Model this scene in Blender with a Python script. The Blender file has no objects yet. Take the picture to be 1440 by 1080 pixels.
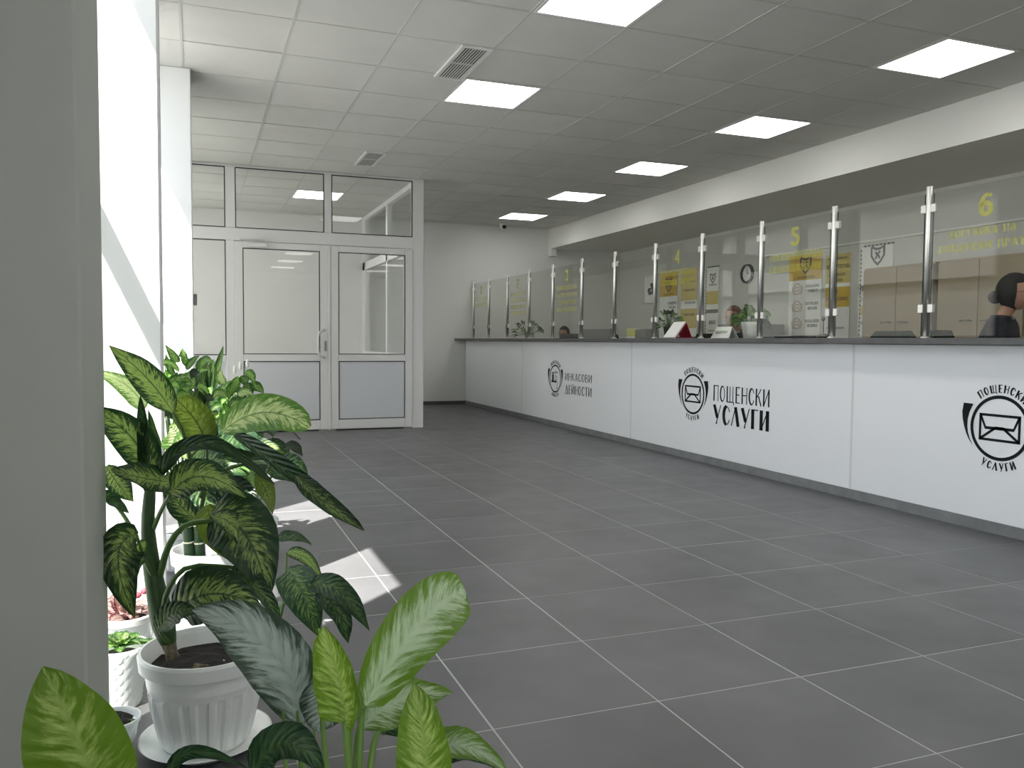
import bpy, math, random
from mathutils import Vector, Matrix, noise
random.seed(7)
sc = bpy.context.scene
C = sc.collection
# ------------------------------------------------------------------ camera
YAW, PITCH, ROLL, FPX, CAMZ = .36629, .05203, .00825, 1156.1, .994
_f = Vector((math.sin(YAW)*math.cos(PITCH), math.cos(YAW)*math.cos(PITCH), -math.sin(PITCH)))
_r = Vector((math.cos(YAW), -math.sin(YAW), 0)); _u = _r.cross(_f)
CR = math.cos(ROLL)*_r + math.sin(ROLL)*_u
CU = -math.sin(ROLL)*_r + math.cos(ROLL)*_u
CF = _f
CAM = Vector((0, 0, CAMZ))
cd = bpy.data.cameras.new('camera'); cam = bpy.data.objects.new('camera', cd); C.objects.link(cam)
cd.sensor_width = 36; cd.lens = FPX/1440*36; cd.clip_start = .02
cam.matrix_world = Matrix(((CR.x, CU.x, -CF.x, 0), (CR.y, CU.y, -CF.y, 0), (CR.z, CU.z, -CF.z, CAMZ), (0, 0, 0, 1)))
sc.camera = cam
# ------------------------------------------------------------------ light
w = bpy.data.worlds.new('sky'); sc.world = w; w.use_nodes = True
bg = w.node_tree.nodes['Background']; bg.inputs[0].default_value = (.86, .92, 1, 1); bg.inputs[1].default_value = 2.1
sd = bpy.data.lights.new('sun', 'SUN'); sd.energy = 17; sd.angle = math.radians(.55); sd.color = (1, .96, .9)
sun = bpy.data.objects.new('sun', sd); C.objects.link(sun); sun.location = (-6, -6, 12)
sun.rotation_euler = Vector((1, 1, -2.2)).to_track_quat('-Z', 'Y').to_euler()
for (y0, y1) in ((-4.8, -.4), (2.2, 4.1), (4.87, 5.95), (6.75, 8.95), (9.4, 12.1)):
    ld = bpy.data.lights.new('window_daylight', 'AREA'); ld.shape = 'RECTANGLE'; ld.size = y1-y0; ld.size_y = 2.6
    ld.cycles.is_portal = True
    o = bpy.data.objects.new('window_daylight', ld); C.objects.link(o); o.location = (-.53, (y0+y1)/2, 1.4)
    o.rotation_euler = Matrix(((0, 0, -1), (1, 0, 0), (0, -1, 0))).to_euler()
sc.view_settings.view_transform = 'Standard'; sc.view_settings.look = 'None'
sc.view_settings.gamma = 1; sc.view_settings.use_curve_mapping = False
sc.view_settings.exposure = 0.78
sc.cycles.max_bounces = 10; sc.cycles.diffuse_bounces = 6; sc.cycles.transparent_max_bounces = 24
sc.cycles.sample_clamp_indirect = 6
LAMP = 5.0
# ------------------------------------------------------------------ materials
def mat(name, col, rough=.5, metal=0, spec=.5, nz=0, nscale=5, bump=0, bscale=60, trans=0, rnd=0, emit=0, coat=0):
    m = bpy.data.materials.new(name); m.use_nodes = True; nt = m.node_tree; N = nt.nodes; L = nt.links
    b = N['Principled BSDF']; b.inputs['Base Color'].default_value = (*col, 1)
    b.inputs['Roughness'].default_value = rough; b.inputs['Metallic'].default_value = metal
    b.inputs['Specular IOR Level'].default_value = spec; b.inputs['Coat Weight'].default_value = coat
    if emit:
        b.inputs['Emission Color'].default_value = (*col, 1); b.inputs['Emission Strength'].default_value = emit
    if nz or rnd:
        hs = N.new('ShaderNodeHueSaturation'); hs.inputs['Color'].default_value = (*col, 1)
        val = None
        if nz:
            tc = N.new('ShaderNodeNewGeometry'); no = N.new('ShaderNodeTexNoise'); no.inputs['Scale'].default_value = nscale
            no.inputs['Detail'].default_value = 5; L.new(tc.outputs['Position'], no.inputs['Vector'])
            mr = N.new('ShaderNodeMapRange'); mr.inputs[1].default_value = .3; mr.inputs[2].default_value = .7
            mr.inputs[3].default_value = 1-nz; mr.inputs[4].default_value = 1+nz; L.new(no.outputs['Fac'], mr.inputs[0]); val = mr.outputs[0]
        if rnd:
            oi = N.new('ShaderNodeObjectInfo'); m2 = N.new('ShaderNodeMapRange'); m2.inputs[3].default_value = 1-rnd; m2.inputs[4].default_value = 1+rnd
            L.new(oi.outputs['Random'], m2.inputs[0])
            if val:
                mm = N.new('ShaderNodeMath'); mm.operation = 'MULTIPLY'; L.new(val, mm.inputs[0]); L.new(m2.outputs[0], mm.inputs[1]); val = mm.outputs[0]
            else: val = m2.outputs[0]
        L.new(val, hs.inputs['Value']); L.new(hs.outputs[0], b.inputs['Base Color'])
    if bump:
        tc = N.new('ShaderNodeNewGeometry'); no = N.new('ShaderNodeTexNoise'); no.inputs['Scale'].default_value = bscale; L.new(tc.outputs['Position'], no.inputs['Vector'])
        bp = N.new('ShaderNodeBump'); bp.inputs['Strength'].default_value = bump; bp.inputs['Distance'].default_value = .004
        L.new(no.outputs['Fac'], bp.inputs['Height']); L.new(bp.outputs[0], b.inputs['Normal'])
    return m
def glass(name, tint=(.975, .98, .98), refl=1.0):
    m = bpy.data.materials.new(name); m.use_nodes = True; nt = m.node_tree; N = nt.nodes; L = nt.links; N.clear()
    o = N.new('ShaderNodeOutputMaterial'); t = N.new('ShaderNodeBsdfTransparent'); t.inputs[0].default_value = (*tint, 1)
    g = N.new('ShaderNodeBsdfGlossy'); g.inputs['Roughness'].default_value = 0.0; g.inputs[0].default_value = (refl, refl, refl, 1)
    fr = N.new('ShaderNodeFresnel'); fr.inputs[0].default_value = 1.5
    mx = N.new('ShaderNodeMixShader'); ge = N.new('ShaderNodeNewGeometry'); sb = N.new('ShaderNodeMath'); sb.operation = 'SUBTRACT'; sb.inputs[0].default_value = 1; L.new(ge.outputs['Backfacing'], sb.inputs[1])
    ml = N.new('ShaderNodeMath'); ml.operation = 'MULTIPLY'; L.new(fr.outputs[0], ml.inputs[0]); L.new(sb.outputs[0], ml.inputs[1])
    m2 = N.new('ShaderNodeMath'); m2.operation = 'MULTIPLY'; m2.use_clamp = True; m2.inputs[1].default_value = .85; L.new(ml.outputs[0], m2.inputs[0])
    L.new(m2.outputs[0], mx.inputs[0]); L.new(t.outputs[0], mx.inputs[1]); L.new(g.outputs[0], mx.inputs[2]); L.new(mx.outputs[0], o.inputs[0])
    return m
def leafmat(name, dark, pale, edge, kind, amount=.5, transl=.3, rough=.38):
    """variegated leaf: uv.x runs along the blade, uv.y across it"""
    m = bpy.data.materials.new(name); m.use_nodes = True; nt = m.node_tree; N = nt.nodes; L = nt.links
    b = N['Principled BSDF']; out = N['Material Output']
    def math_(op, a, c=None, clamp=False):
        n = N.new('ShaderNodeMath'); n.operation = op; n.use_clamp = clamp
        for i, x in enumerate((a, c)):
            if x is None: continue
            if isinstance(x, (int, float)): n.inputs[i].default_value = x
            else: L.new(x, n.inputs[i])
        return n.outputs[0]
    uv = N.new('ShaderNodeUVMap'); uv.uv_map = 'UVMap'; sp = N.new('ShaderNodeSeparateXYZ'); L.new(uv.outputs[0], sp.inputs[0])
    u = sp.outputs[0]; v = math_('SUBTRACT', math_('MULTIPLY', sp.outputs[1], 2), 1); av = math_('ABSOLUTE', v)
    s = math_('SUBTRACT', u, math_('MULTIPLY', av, .22))          # veins slant to the tip
    oi = N.new('ShaderNodeObjectInfo')
    cb = N.new('ShaderNodeCombineXYZ'); L.new(math_('MULTIPLY', s, 30 if kind == 'dief' else 20), cb.inputs[0])
    L.new(math_('MULTIPLY', v, 2.6 if kind == 'dief' else 1.3), cb.inputs[1]); L.new(math_('MULTIPLY', oi.outputs['Random'], 40), cb.inputs[2])
    no = N.new('ShaderNodeTexNoise'); no.inputs['Scale'].default_value = 1.25; no.inputs['Detail'].default_value = 4; no.inputs['Roughness'].default_value = .65
    L.new(cb.outputs[0], no.inputs['Vector'])
    # pale in the middle, dark at margin
    shape = math_('SUBTRACT', amount, math_('MULTIPLY', math_('POWER', av, 1.6), amount*1.05 if kind == 'dief' else amount*.9))
    f = math_('ADD', math_('ADD', math_('SUBTRACT', no.outputs['Fac'], .62), shape), math_('MULTIPLY', math_('SUBTRACT', oi.outputs['Random'], .5), .10))
    f = math_('MULTIPLY', f, 7 if kind == 'dief' else 4.5, True)
    mid = math_('MULTIPLY', math_('SUBTRACT', .05 if kind == 'dief' else .13, av), 60 if kind == 'dief' else 12, True)
    vein = N.new('ShaderNodeTexWave'); vein.wave_type = 'BANDS'; vein.bands_direction = 'X'; vein.inputs['Scale'].default_value = 3.2
    cb2 = N.new('ShaderNodeCombineXYZ'); L.new(s, cb2.inputs[0]); L.new(cb2.outputs[0], vein.inputs['Vector'])
    m1 = N.new('ShaderNodeMix'); m1.data_type = 'RGBA'; L.new(f, m1.inputs[0]); m1.inputs[6].default_value = (*dark, 1); m1.inputs[7].default_value = (*pale, 1)
    m2 = N.new('ShaderNodeMix'); m2.data_type = 'RGBA'; L.new(math_('MULTIPLY', mid, .8), m2.inputs[0]); L.new(m1.outputs[2], m2.inputs[6]); m2.inputs[7].default_value = (*edge, 1)
    hs = N.new('ShaderNodeHueSaturation'); L.new(m2.outputs[2], hs.inputs['Color'])
    L.new(math_('ADD', math_('MULTIPLY', oi.outputs['Random'], .35), .82), hs.inputs['Value'])
    L.new(hs.outputs[0], b.inputs['Base Color']); b.inputs['Roughness'].default_value = rough
    b.inputs['Specular IOR Level'].default_value = .45
    bp = N.new('ShaderNodeBump'); bp.inputs['Strength'].default_value = .6; bp.inputs['Distance'].default_value = .004
    L.new(vein.outputs['Fac'], bp.inputs['Height']); L.new(bp.outputs[0], b.inputs['Normal'])
    tr = N.new('ShaderNodeBsdfTranslucent'); hs2 = N.new('ShaderNodeHueSaturation'); hs2.inputs['Saturation'].default_value = 1.1; hs2.inputs['Value'].default_value = 1.9
    L.new(hs.outputs[0], hs2.inputs['Color']); L.new(hs2.outputs[0], tr.inputs[0])
    mx = N.new('ShaderNodeMixShader'); mx.inputs[0].default_value = transl
    L.new(b.outputs[0], mx.inputs[1]); L.new(tr.outputs[0], mx.inputs[2]); L.new(mx.outputs[0], out.inputs[0])
    return m
M = dict(
 wall=mat('wall_paint', (.70, .70, .68), .75, bump=.08, bscale=220), colg=mat('shaded_column_paint', (.42, .44, .41), .7, bump=.06, bscale=200), colm=mat('column_paint', (.76, .77, .76), .6, bump=.06, bscale=200),
 ceil=mat('mineral_tile', (.58, .58, .55), .9, nz=.03, nscale=3, bump=.15, bscale=350, rnd=.025), grid=mat('ceiling_grid', (.50, .50, .47), .6),
 beam=mat('beam_paint', (.72, .72, .68), .75), floor=None, grout=mat('grout', (.44, .44, .43), .7),
 pvc=mat('white_pvc', (.72, .72, .72), .35, spec=.4), pvcpanel=mat('pvc_panel', (.62, .64, .68), .4), dark=mat('black_rubber', (.015, .015, .015), .6),
 laminate=mat('white_laminate', (.83, .845, .87), .32, spec=.35), plinth=mat('grey_plinth', (.20, .205, .21), .55, nz=.15, nscale=9),
 top=mat('dark_countertop', (.075, .075, .078), .4, nz=.1, nscale=20), ink=mat('black_vinyl', (.005, .008, .009), .6, spec=.2),
 steel=mat('brushed_steel', (.86, .85, .81), .36, metal=1), clip=mat('satin_clip', (.78, .77, .73), .35, metal=.6),
 glass=glass('clear_glass'), film=glass('filmed_glass', (.70, .71, .70)), wallo=mat('office_wall_paint', (.62, .62, .59), .8, bump=.08, bscale=220), sglass=glass('screen_glass', (.92, .93, .905), 1.0), gedge=mat('glass_edge', (.03, .06, .05), .2),
 yellow=mat('yellow_vinyl', (.60, .58, .06), .5), lamp=mat('led_diffuser', (1, .985, .95), .4, emit=LAMP), alu=mat('white_metal', (.7, .7, .69), .4),
 skirt=mat('dark_skirting', (.07, .07, .07), .5), pot=mat('white_plastic', (.84, .86, .85), .3, coat=.1), soil=mat('potting_soil', (.010, .007, .005), .95, nz=.5, nscale=90, bump=1, bscale=160),
 stem=mat('green_stem', (.030, .075, .018), .45, nz=.25, nscale=30), cane=mat('dark_green_cane', (.010, .028, .010), .35), ring=mat('cane_scar', (.35, .36, .28), .6),
 petiole=mat('petiole_green', (.07, .15, .03), .4), palepet=mat('pale_petiole', (.14, .26, .05), .4), bark=mat('brown_bark', (.16, .13, .09), .8, nz=.7, nscale=60),
 black=mat('black_plastic', (.012, .012, .013), .4), chairfab=mat('dark_green_fabric', (.010, .018, .013), .9), beige=mat('beige_laminate', (.34, .275, .195), .45, nz=.05, nscale=2),
 paper=mat('white_paper', (.86, .86, .83), .6), ygold=mat('golden_yellow_print', (.60, .40, .05), .55), ypale=mat('pale_yellow_print', (.62, .50, .16), .55),
 pinkink=mat('pale_pink_ink', (.62, .42, .38), .6), greyink=mat('grey_ink', (.08, .08, .08), .6), red=mat('crimson_card', (.38, .012, .04), .4), redd=mat('dark_crimson_card', (.18, .008, .02), .5),
 skin=mat('skin', (.42, .22, .15), .5), hairb=mat('black_hair', (.004, .0035, .0035), .8), hairr=mat('auburn_hair', (.12, .035, .02), .45), navy=mat('navy_uniform', (.006, .007, .016), .8),
 collar=mat('pale_blue_collar', (.22, .26, .32), .7), greyb=mat('grey_board', (.20, .20, .20), .5), yb=mat('yellow_box', (.62, .60, .16), .5), pink=mat('pink_petal', (.45, .10, .14), .6), white=mat('white_petal', (.8, .82, .74), .6),
 ped=mat('grey_metal', (.3, .3, .3), .4, metal=.5), pave=mat('outdoor_paving', (.27, .27, .265), .8), desk=mat('grey_desk', (.30, .29, .27), .5), sap=mat('tiger_wood', (.2, .12, .06), .5),
)
def seethrough(m, a):
    nt = m.node_tree; N = nt.nodes; t = N.new('ShaderNodeBsdfTransparent'); x = N.new('ShaderNodeMixShader'); x.inputs[0].default_value = a
    nt.links.new(t.outputs[0], x.inputs[2]); nt.links.new(N['Principled BSDF'].outputs[0], x.inputs[1]); nt.links.new(x.outputs[0], N['Material Output'].inputs[0])
seethrough(M['yellow'], .35)
def diffsheet_mat():
    m = bpy.data.materials.new('blind_fabric'); m.use_nodes = True; nt = m.node_tree; N = nt.nodes
    t = N.new('ShaderNodeBsdfTranslucent'); t.inputs[0].default_value = (.68, .68, .66, 1); x = N.new('ShaderNodeMixShader'); x.inputs[0].default_value = .85
    N['Principled BSDF'].inputs['Base Color'].default_value = (.5, .5, .48, 1); N['Principled BSDF'].inputs['Roughness'].default_value = .9
    nt.links.new(N['Principled BSDF'].outputs[0], x.inputs[1]); nt.links.new(t.outputs[0], x.inputs[2]); nt.links.new(x.outputs[0], N['Material Output'].inputs[0]); return m
M['diffsheet'] = diffsheet_mat()
M['dief'] = leafmat('dieffenbachia_leaf', (.014, .042, .014), (.25, .35, .10), (.02, .05, .02), 'dief', .27, .25)
M['diefg'] = leafmat('dieffenbachia_green_leaf', (.012, .042, .014), (.13, .22, .06), (.04, .08, .03), 'dief', .17, .25)
M['diefl'] = leafmat('dieffenbachia_light_leaf', (.10, .20, .05), (.46, .55, .26), (.12, .2, .07), 'dief', .30, .42)
M['olive'] = leafmat('dieffenbachia_olive_leaf', (.085, .13, .02), (.20, .26, .06), (.02, .05, .01), 'dief', .22, .35)
M['aglao'] = leafmat('aglaonema_leaf', (.14, .25, .035), (.47, .60, .38), (.50, .62, .42), 'agl', .36, .35, .3)
M['aglg'] = leafmat('aglaonema_green_leaf', (.12, .22, .025), (.36, .47, .14), (.26, .38, .10), 'agl', .24, .38, .3)
M['silver'] = leafmat('aglaonema_silver_leaf', (.04, .07, .045), (.36, .43, .39), (.32, .39, .35), 'agl', .40, .15, .33)
M['agd'] = leafmat('aglaonema_dark_leaf', (.008, .04, .012), (.06, .13, .05), (.05, .10, .03), 'agl', .25, .2, .3)
M['bgl'] = leafmat('glossy_small_leaf', (.03, .10, .02), (.24, .38, .10), (.10, .2, .04), 'dief', .25, .35)
M['bgd'] = leafmat('dark_small_leaf', (.008, .02, .008), (.03, .06, .02), (.03, .05, .02), 'dief', .2, .2)
M['strap'] = leafmat('strap_leaf', (.03, .07, .02), (.10, .16, .05), (.08, .13, .04), 'agl', .3, .3)
M['colr'] = leafmat('pink_variegated_leaf', (.20, .05, .06), (.62, .48, .44), (.35, .1, .12), 'agl', .5, .3)
def floor_mat():
    m = mat('grey_porcelain', (.116, .116, .121), .34, spec=.5, nz=.16, nscale=2.2, rnd=.05)
    nt = m.node_tree; N = nt.nodes; L = nt.links; b = N['Principled BSDF']
    g = N.new('ShaderNodeNewGeometry'); no = N.new('ShaderNodeTexNoise'); no.inputs['Scale'].default_value = 6; no.inputs['Detail'].default_value = 6
    L.new(g.outputs['Position'], no.inputs['Vector']); r = N.new('ShaderNodeMapRange'); r.inputs[3].default_value = .30; r.inputs[4].default_value = .46
    L.new(no.outputs['Fac'], r.inputs[0]); L.new(r.outputs[0], b.inputs['Roughness'])
    return m
M['floor'] = floor_mat()
# ------------------------------------------------------------------ mesh helpers
class MB:
    def __init__(s): s.v = []; s.f = []; s.uv = None
    def add(s, vs, fs):
        n = len(s.v); s.v += [tuple(x) for x in vs]; s.f += [tuple(i+n for i in f) for f in fs]; return s
    def box(s, x0, x1, y0, y1, z0, z1, b=0):
        if b <= 0:
            return s.add([(x0, y0, z0), (x1, y0, z0), (x1, y1, z0), (x0, y1, z0), (x0, y0, z1), (x1, y0, z1), (x1, y1, z1), (x0, y1, z1)],
                     [(0, 3, 2, 1), (4, 5, 6, 7), (0, 1, 5, 4), (1, 2, 6, 5), (2, 3, 7, 6), (3, 0, 4, 7)])
        vs = []; P = [(x0, x1), (y0, y1), (z0, z1)]
        idx = {}
        for cx in (0, 1):
            for cy in (0, 1):
                for cz in (0, 1):
                    for ax in range(3):
                        p = [P[0][cx], P[1][cy], P[2][cz]]
                        for k, c in enumerate((cx, cy, cz)):
                            if k != ax: p[k] += b if c == 0 else -b
                        idx[(cx, cy, cz, ax)] = len(vs); vs.append(tuple(p))
        fs = []
        for ax in range(3):
            o1, o2 = [k for k in range(3) if k != ax]
            for c in (0, 1):
                q = []
                for a, bb in ((0, 0), (1, 0), (1, 1), (0, 1)):
                    t = [0, 0, 0]; t[ax] = c; t[o1] = a; t[o2] = bb; q.append(idx[(*t, ax)])
                fs.append(q)
            for a in (0, 1):
                for bb in (0, 1):
                    t0 = [0, 0, 0]; t1 = [0, 0, 0]; t0[o1] = t1[o1] = a; t0[o2] = t1[o2] = bb; t1[ax] = 1
                    fs.append([idx[(*t0, o1)], idx[(*t1, o1)], idx[(*t1, o2)], idx[(*t0, o2)]])
        for c in [(a, bb, cc) for a in (0, 1) for bb in (0, 1) for cc in (0, 1)]:
            fs.append([idx[(*c, 0)], idx[(*c, 1)], idx[(*c, 2)]])
        cen = Vector(((x0+x1)/2, (y0+y1)/2, (z0+z1)/2)); out = []
        for f in fs:
            a, b_, c_ = [Vector(vs[i]) for i in f[:3]]
            nn = (b_-a).cross(c_-a); fc = sum((Vector(vs[i]) for i in f), Vector())/len(f)
            out.append(tuple(f) if nn.dot(fc-cen) > 0 else tuple(reversed(f)))
        return s.add(vs, out)
    def tube(s, pts, rad, n=8, cap=True):
        pts = [Vector(p) for p in pts]
        if not hasattr(rad, '__len__'): rad = [rad]*len(pts)
        base = len(s.v); ref = None
        for i, p in enumerate(pts):
            t = (pts[min(i+1, len(pts)-1)]-pts[max(i-1, 0)]).normalized()
            if ref is None: ref = t.orthogonal().normalized()
            ref = (ref - t*ref.dot(t))
            ref = ref.normalized() if ref.length > 1e-6 else t.orthogonal().normalized()
            b2 = t.cross(ref)
            for k in range(n):
                a = 2*math.pi*k/n; q = p + (ref*math.cos(a)+b2*math.sin(a))*rad[i]; s.v.append(tuple(q))
        for i in range(len(pts)-1):
            for k in range(n):
                a = base+i*n+k; b = base+i*n+(k+1) % n; s.f.append((a, b, b+n, a+n))
        if cap:
            s.f.append(tuple(base+k for k in reversed(range(n)))); s.f.append(tuple(base+(len(pts)-1)*n+k for k in range(n)))
        return s
    def lathe(s, prof, c=(0, 0, 0), n=32, rib=None):
        base = len(s.v)
        for i, (r, z) in enumerate(prof):
            for k in range(n):
                a = 2*math.pi*k/n; rr = r
                if rib: rr = r + rib(a, z, k, i)
                s.v.append((c[0]+rr*math.cos(a), c[1]+rr*math.sin(a), c[2]+z))
        for i in range(len(prof)-1):
            for k in range(n):
                a = base+i*n+k; b = base+i*n+(k+1) % n; s.f.append((a, b, b+n, a+n))
        s.f.append(tuple(base+k for k in reversed(range(n)))); s.f.append(tuple(base+(len(prof)-1)*n+k for k in range(n)))
        return s
    def ell(s, c, r, n=16, m=10, R=None, fn=None):
        base = len(s.v)
        for i in range(m+1):
            th = math.pi*i/m
            for k in range(n):
                ph = 2*math.pi*k/n; d = Vector((math.sin(th)*math.cos(ph), math.sin(th)*math.sin(ph), math.cos(th)))
                g = fn(d) if fn else 1
                q = Vector((d.x*r[0]*g, d.y*r[1]*g, d.z*r[2]*g))
                if R: q = R @ q
                s.v.append(tuple(q+Vector(c)))
        for i in range(m):
            for k in range(n):
                a = base+i*n+k; b = base+i*n+(k+1) % n; s.f.append((a, a+n, b+n, b))
        return s
    def build(s, name, m, parent=None, smooth=False, bevel=0, **kw):
        me = bpy.data.meshes.new(name); me.from_pydata(s.v, [], s.f); me.update()
        if smooth: me.shade_smooth()
        me.materials.append(m)
        o = bpy.data.objects.new(name, me); C.objects.link(o)
        if parent is not None:
            o.parent = parent; wl = Vector((0, 0, 0)); q = parent
            while q is not None: wl += q.location; q = q.parent
            o.location = -wl
        for k, v in kw.items(): o[k] = v
        return o
def thing(name, label, cat, loc=(0, 0, 0), group=None):
    o = bpy.data.objects.new(name, None); C.objects.link(o); o.location = loc; o.empty_display_size = .1
    o['label'] = label; o['category'] = cat
    if group: o['group'] = group
    return o
def struct(name, mb, m, parent=None, **kw):
    o = mb.build(name, m, parent, **kw)
    if parent is None: o['kind'] = 'structure'
    return o
def sroot(name, loc=(0, 0, 0)):
    o = bpy.data.objects.new(name, None); C.objects.link(o); o.location = loc; o['kind'] = 'structure'; return o
def B(*a): return MB().box(*a)
def px(x, y, Y):
    """the point of plane Y that the photograph shows at pixel x, y"""
    d = CR*((x-720)/FPX) + CU*((540-y)/FPX) + CF
    return CAM + d*(Y/d.y)
def pxX(x, y, X):
    d = CR*((x-720)/FPX) + CU*((540-y)/FPX) + CF
    return CAM + d*(X/d.x)
H = 2.797; XC = 3.916; YF = 12.25; XW = 6.6; FS = .4868
# ------------------------------------------------------------------ floor
fl = struct('floor', B(-.5, XW+.1, -5.1, YF+.1, -.08, -.0009), M['grout'])
def tile_mesh(w, d, t, b):
    mb = MB().box(-w/2, w/2, -d/2, d/2, -t, 0, b); me = bpy.data.meshes.new('tile'); me.from_pydata(mb.v, [], mb.f); return me
tm = tile_mesh(FS-.0045, FS-.0045, .02, .0012); tm.materials.append(M['floor'])
rest = MB()
for k in range(-3, 13):
    for r in range(-20, 17):
        if k == -3: continue
        x = .6997+FS*(k+.5); y = 2.9112-FS*(r+.5)
        if y+FS/2 > YF+.3 or x > XW+.2: continue
        if k <= 6 and 1.4 < y < 8.4:
            o = bpy.data.objects.new('tile', tm); C.objects.link(o); o.parent = fl
            o.location = (x+random.uniform(-.0004, .0004), y, random.uniform(-.0004, .0002)); o.rotation_euler = (random.uniform(-.0006, .0006), random.uniform(-.0006, .0006), 0)
        else:
            g = .00225; rest.box(x-FS/2+g, x+FS/2-g, y-FS/2+g, y+FS/2-g, -.01, 0)
rest.build('tile_field', M['floor'], fl, kind='stuff')
# ------------------------------------------------------------------ ceiling
ce = struct('ceiling', B(-.5, XW+.1, -5.1, YF+.1, H+.05, H+.15), M['ceil'])
gx = [-.0663+.6*k for k in range(-1, 10)]; gy = [4.877+.6*r for r in range(-17, 14)]
LY = [3.677, 5.477, 7.277, 9.177, 10.977]
lamps = [(4.134, 3.677), (4.134, 5.477), (4.134, 7.277), (4.134, 9.077), (4.134, 10.877), (1.734, 3.677), (1.734, 5.477), (1.134, 10.277),
         (4.134, 1.877), (1.734, 1.877), (4.134, .077), (1.734, .077), (4.134, -1.723), (1.734, -1.723), (4.134, -3.523), (1.734, -3.523)]
def near(a, b): return abs(a-b) < .05
cm = tile_mesh(.586, .586, .012, .0); cm.materials.append(M['ceil'])
for v in cm.vertices: v.co.z += .012
crest = MB(); gridmb = MB()
for x in gx[:-1]:
    for y in gy:
        if any(near(x, a) and near(y, b) for a, b in lamps): continue
        if y > YF-.02: continue
        yy1 = min(y+.6, YF); x1 = min(x+.6, 5.31)
        if x < -.5:
            if y > 2.2:
                B(-.449, x+.593, y+.007, yy1-.007, H, H+.012).build('tile', M['ceil'], ce)
            else: crest.box(-.449, x+.593, y+.007, yy1-.007, H, H+.012)
            continue
        if y > 2.2 and yy1-y > .59:
            o = bpy.data.objects.new('tile', cm); C.objects.link(o); o.parent = ce
            o.location = (x+.3, y+.3, H+random.uniform(0, .003)); o.rotation_euler = (random.uniform(-.002, .002), random.uniform(-.002, .002), 0)
        else: crest.box(x+.007, x1-.007, y+.007, yy1-.007, H, H+.012)
crest.build('tile_border', M['ceil'], ce, kind='stuff')
for x in gx[1:]: gridmb.box(x-.0075, x+.0075, -5, YF, H-.0015, H+.03)
for y in gy: gridmb.box(-.45, 5.31, y-.0075, y+.0075, H-.0012, H+.03)
gridmb.build('ceiling_grid', M['grid'], ce)
# ------------------------------------------------------------------ walls, beam, columns
struct('wall_far', B(-.5, XW+.1, YF, YF+.15, -.05, H+.1), M['wall'])
struct('wall_right', B(XW, XW+.15, -5.1, YF+.1, -.05, H+.1), M['wallo'])
struct('wall_near', B(-.5, XW+.1, -5.2, -5.0, -.05, H+.1), M['wall'])
WX = -.45
wl = sroot('wall_left', (WX, 0, 0))
WO = WX-.05
for (a, b) in ((-5, -4.8), (-.4, 1.70), (2.97, 3.40), (4.11, 4.87), (5.98, 6.75), (8.95, 9.4), (12.1, 12.26)):
    B(WO, WX, a, b, -.05, H+.05).build('pier', M['colm'], wl)
B(WO, WX, -5, YF, 2.785, H+.05).build('head', M['colm'], wl)
B(WO, WX, -5, YF, -.05, .06).build('sill', M['colm'], wl)
for n, (a, b) in enumerate(((-4.8, -.4), (1.70, 2.97), (3.40, 4.11), (4.87, 5.98), (6.75, 8.95), (9.4, 12.1))):  # first bay unseen, widened to brighten foreground; fifth added to light the partition
    win = sroot('window_%d' % (n+1), (WX, (a+b)/2, .06))
    f = MB(); x0, x1 = WO+.002, WX-.004
    f.box(x0, x1, a, b, .06, .11); f.box(x0, x1, a, b, 2.765, 2.785); f.box(x0, x1, a, b, 1.735, 1.80)
    f.box(x0, x1, a, a+.05, .06, 2.785); f.box(x0, x1, b-.05, b, .06, 2.785)
    f.build('frame', M['pvc'], win)
    B(x0+.02, x0+.026, a+.05, b-.05, .11, 1.735).build('pane', M['film' if n == 1 else 'glass'], win)
    B(x0+.02, x0+.026, a+.05, b-.05, 1.80, 2.765).build('pane', M['glass'], win)
    if n >= 4: B(x1+.001, x1+.003, a+.01, b-.01, .08, 2.76).build('roller_blind', M['diffsheet'], win)  # added translucent sheet, softens daylight onto the partition and vestibule
struct('column_1', MB().box(WX, -.193, 1.656, 2.03, 0, H, .006), M['colg'])  # colour darkened to offset the rear windows' light on its near face
struct('column_2', MB().box(WX, -.108, 3.0, 3.14, 0, H, .006), M['colm'])
struct('column_3', MB().box(WX, -.018, 6.0, 6.40, 0, H, .006), M['colm'])
struct('beam_1', B(5.31, XW+.05, -5, YF, 2.479, H+.1), M['beam'])
B(5.31, 5.40, YF-.12, YF, 2.36, 2.479).build('corbel', M['beam'], bpy.data.objects['beam_1'])
struct('baseboard_far', B(2.42, XC, YF-.015, YF, 0, .06), M['skirt'])
struct('ground', B(-40, -.51, -30, 45, -.25, -.10), M['pave'])
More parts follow.
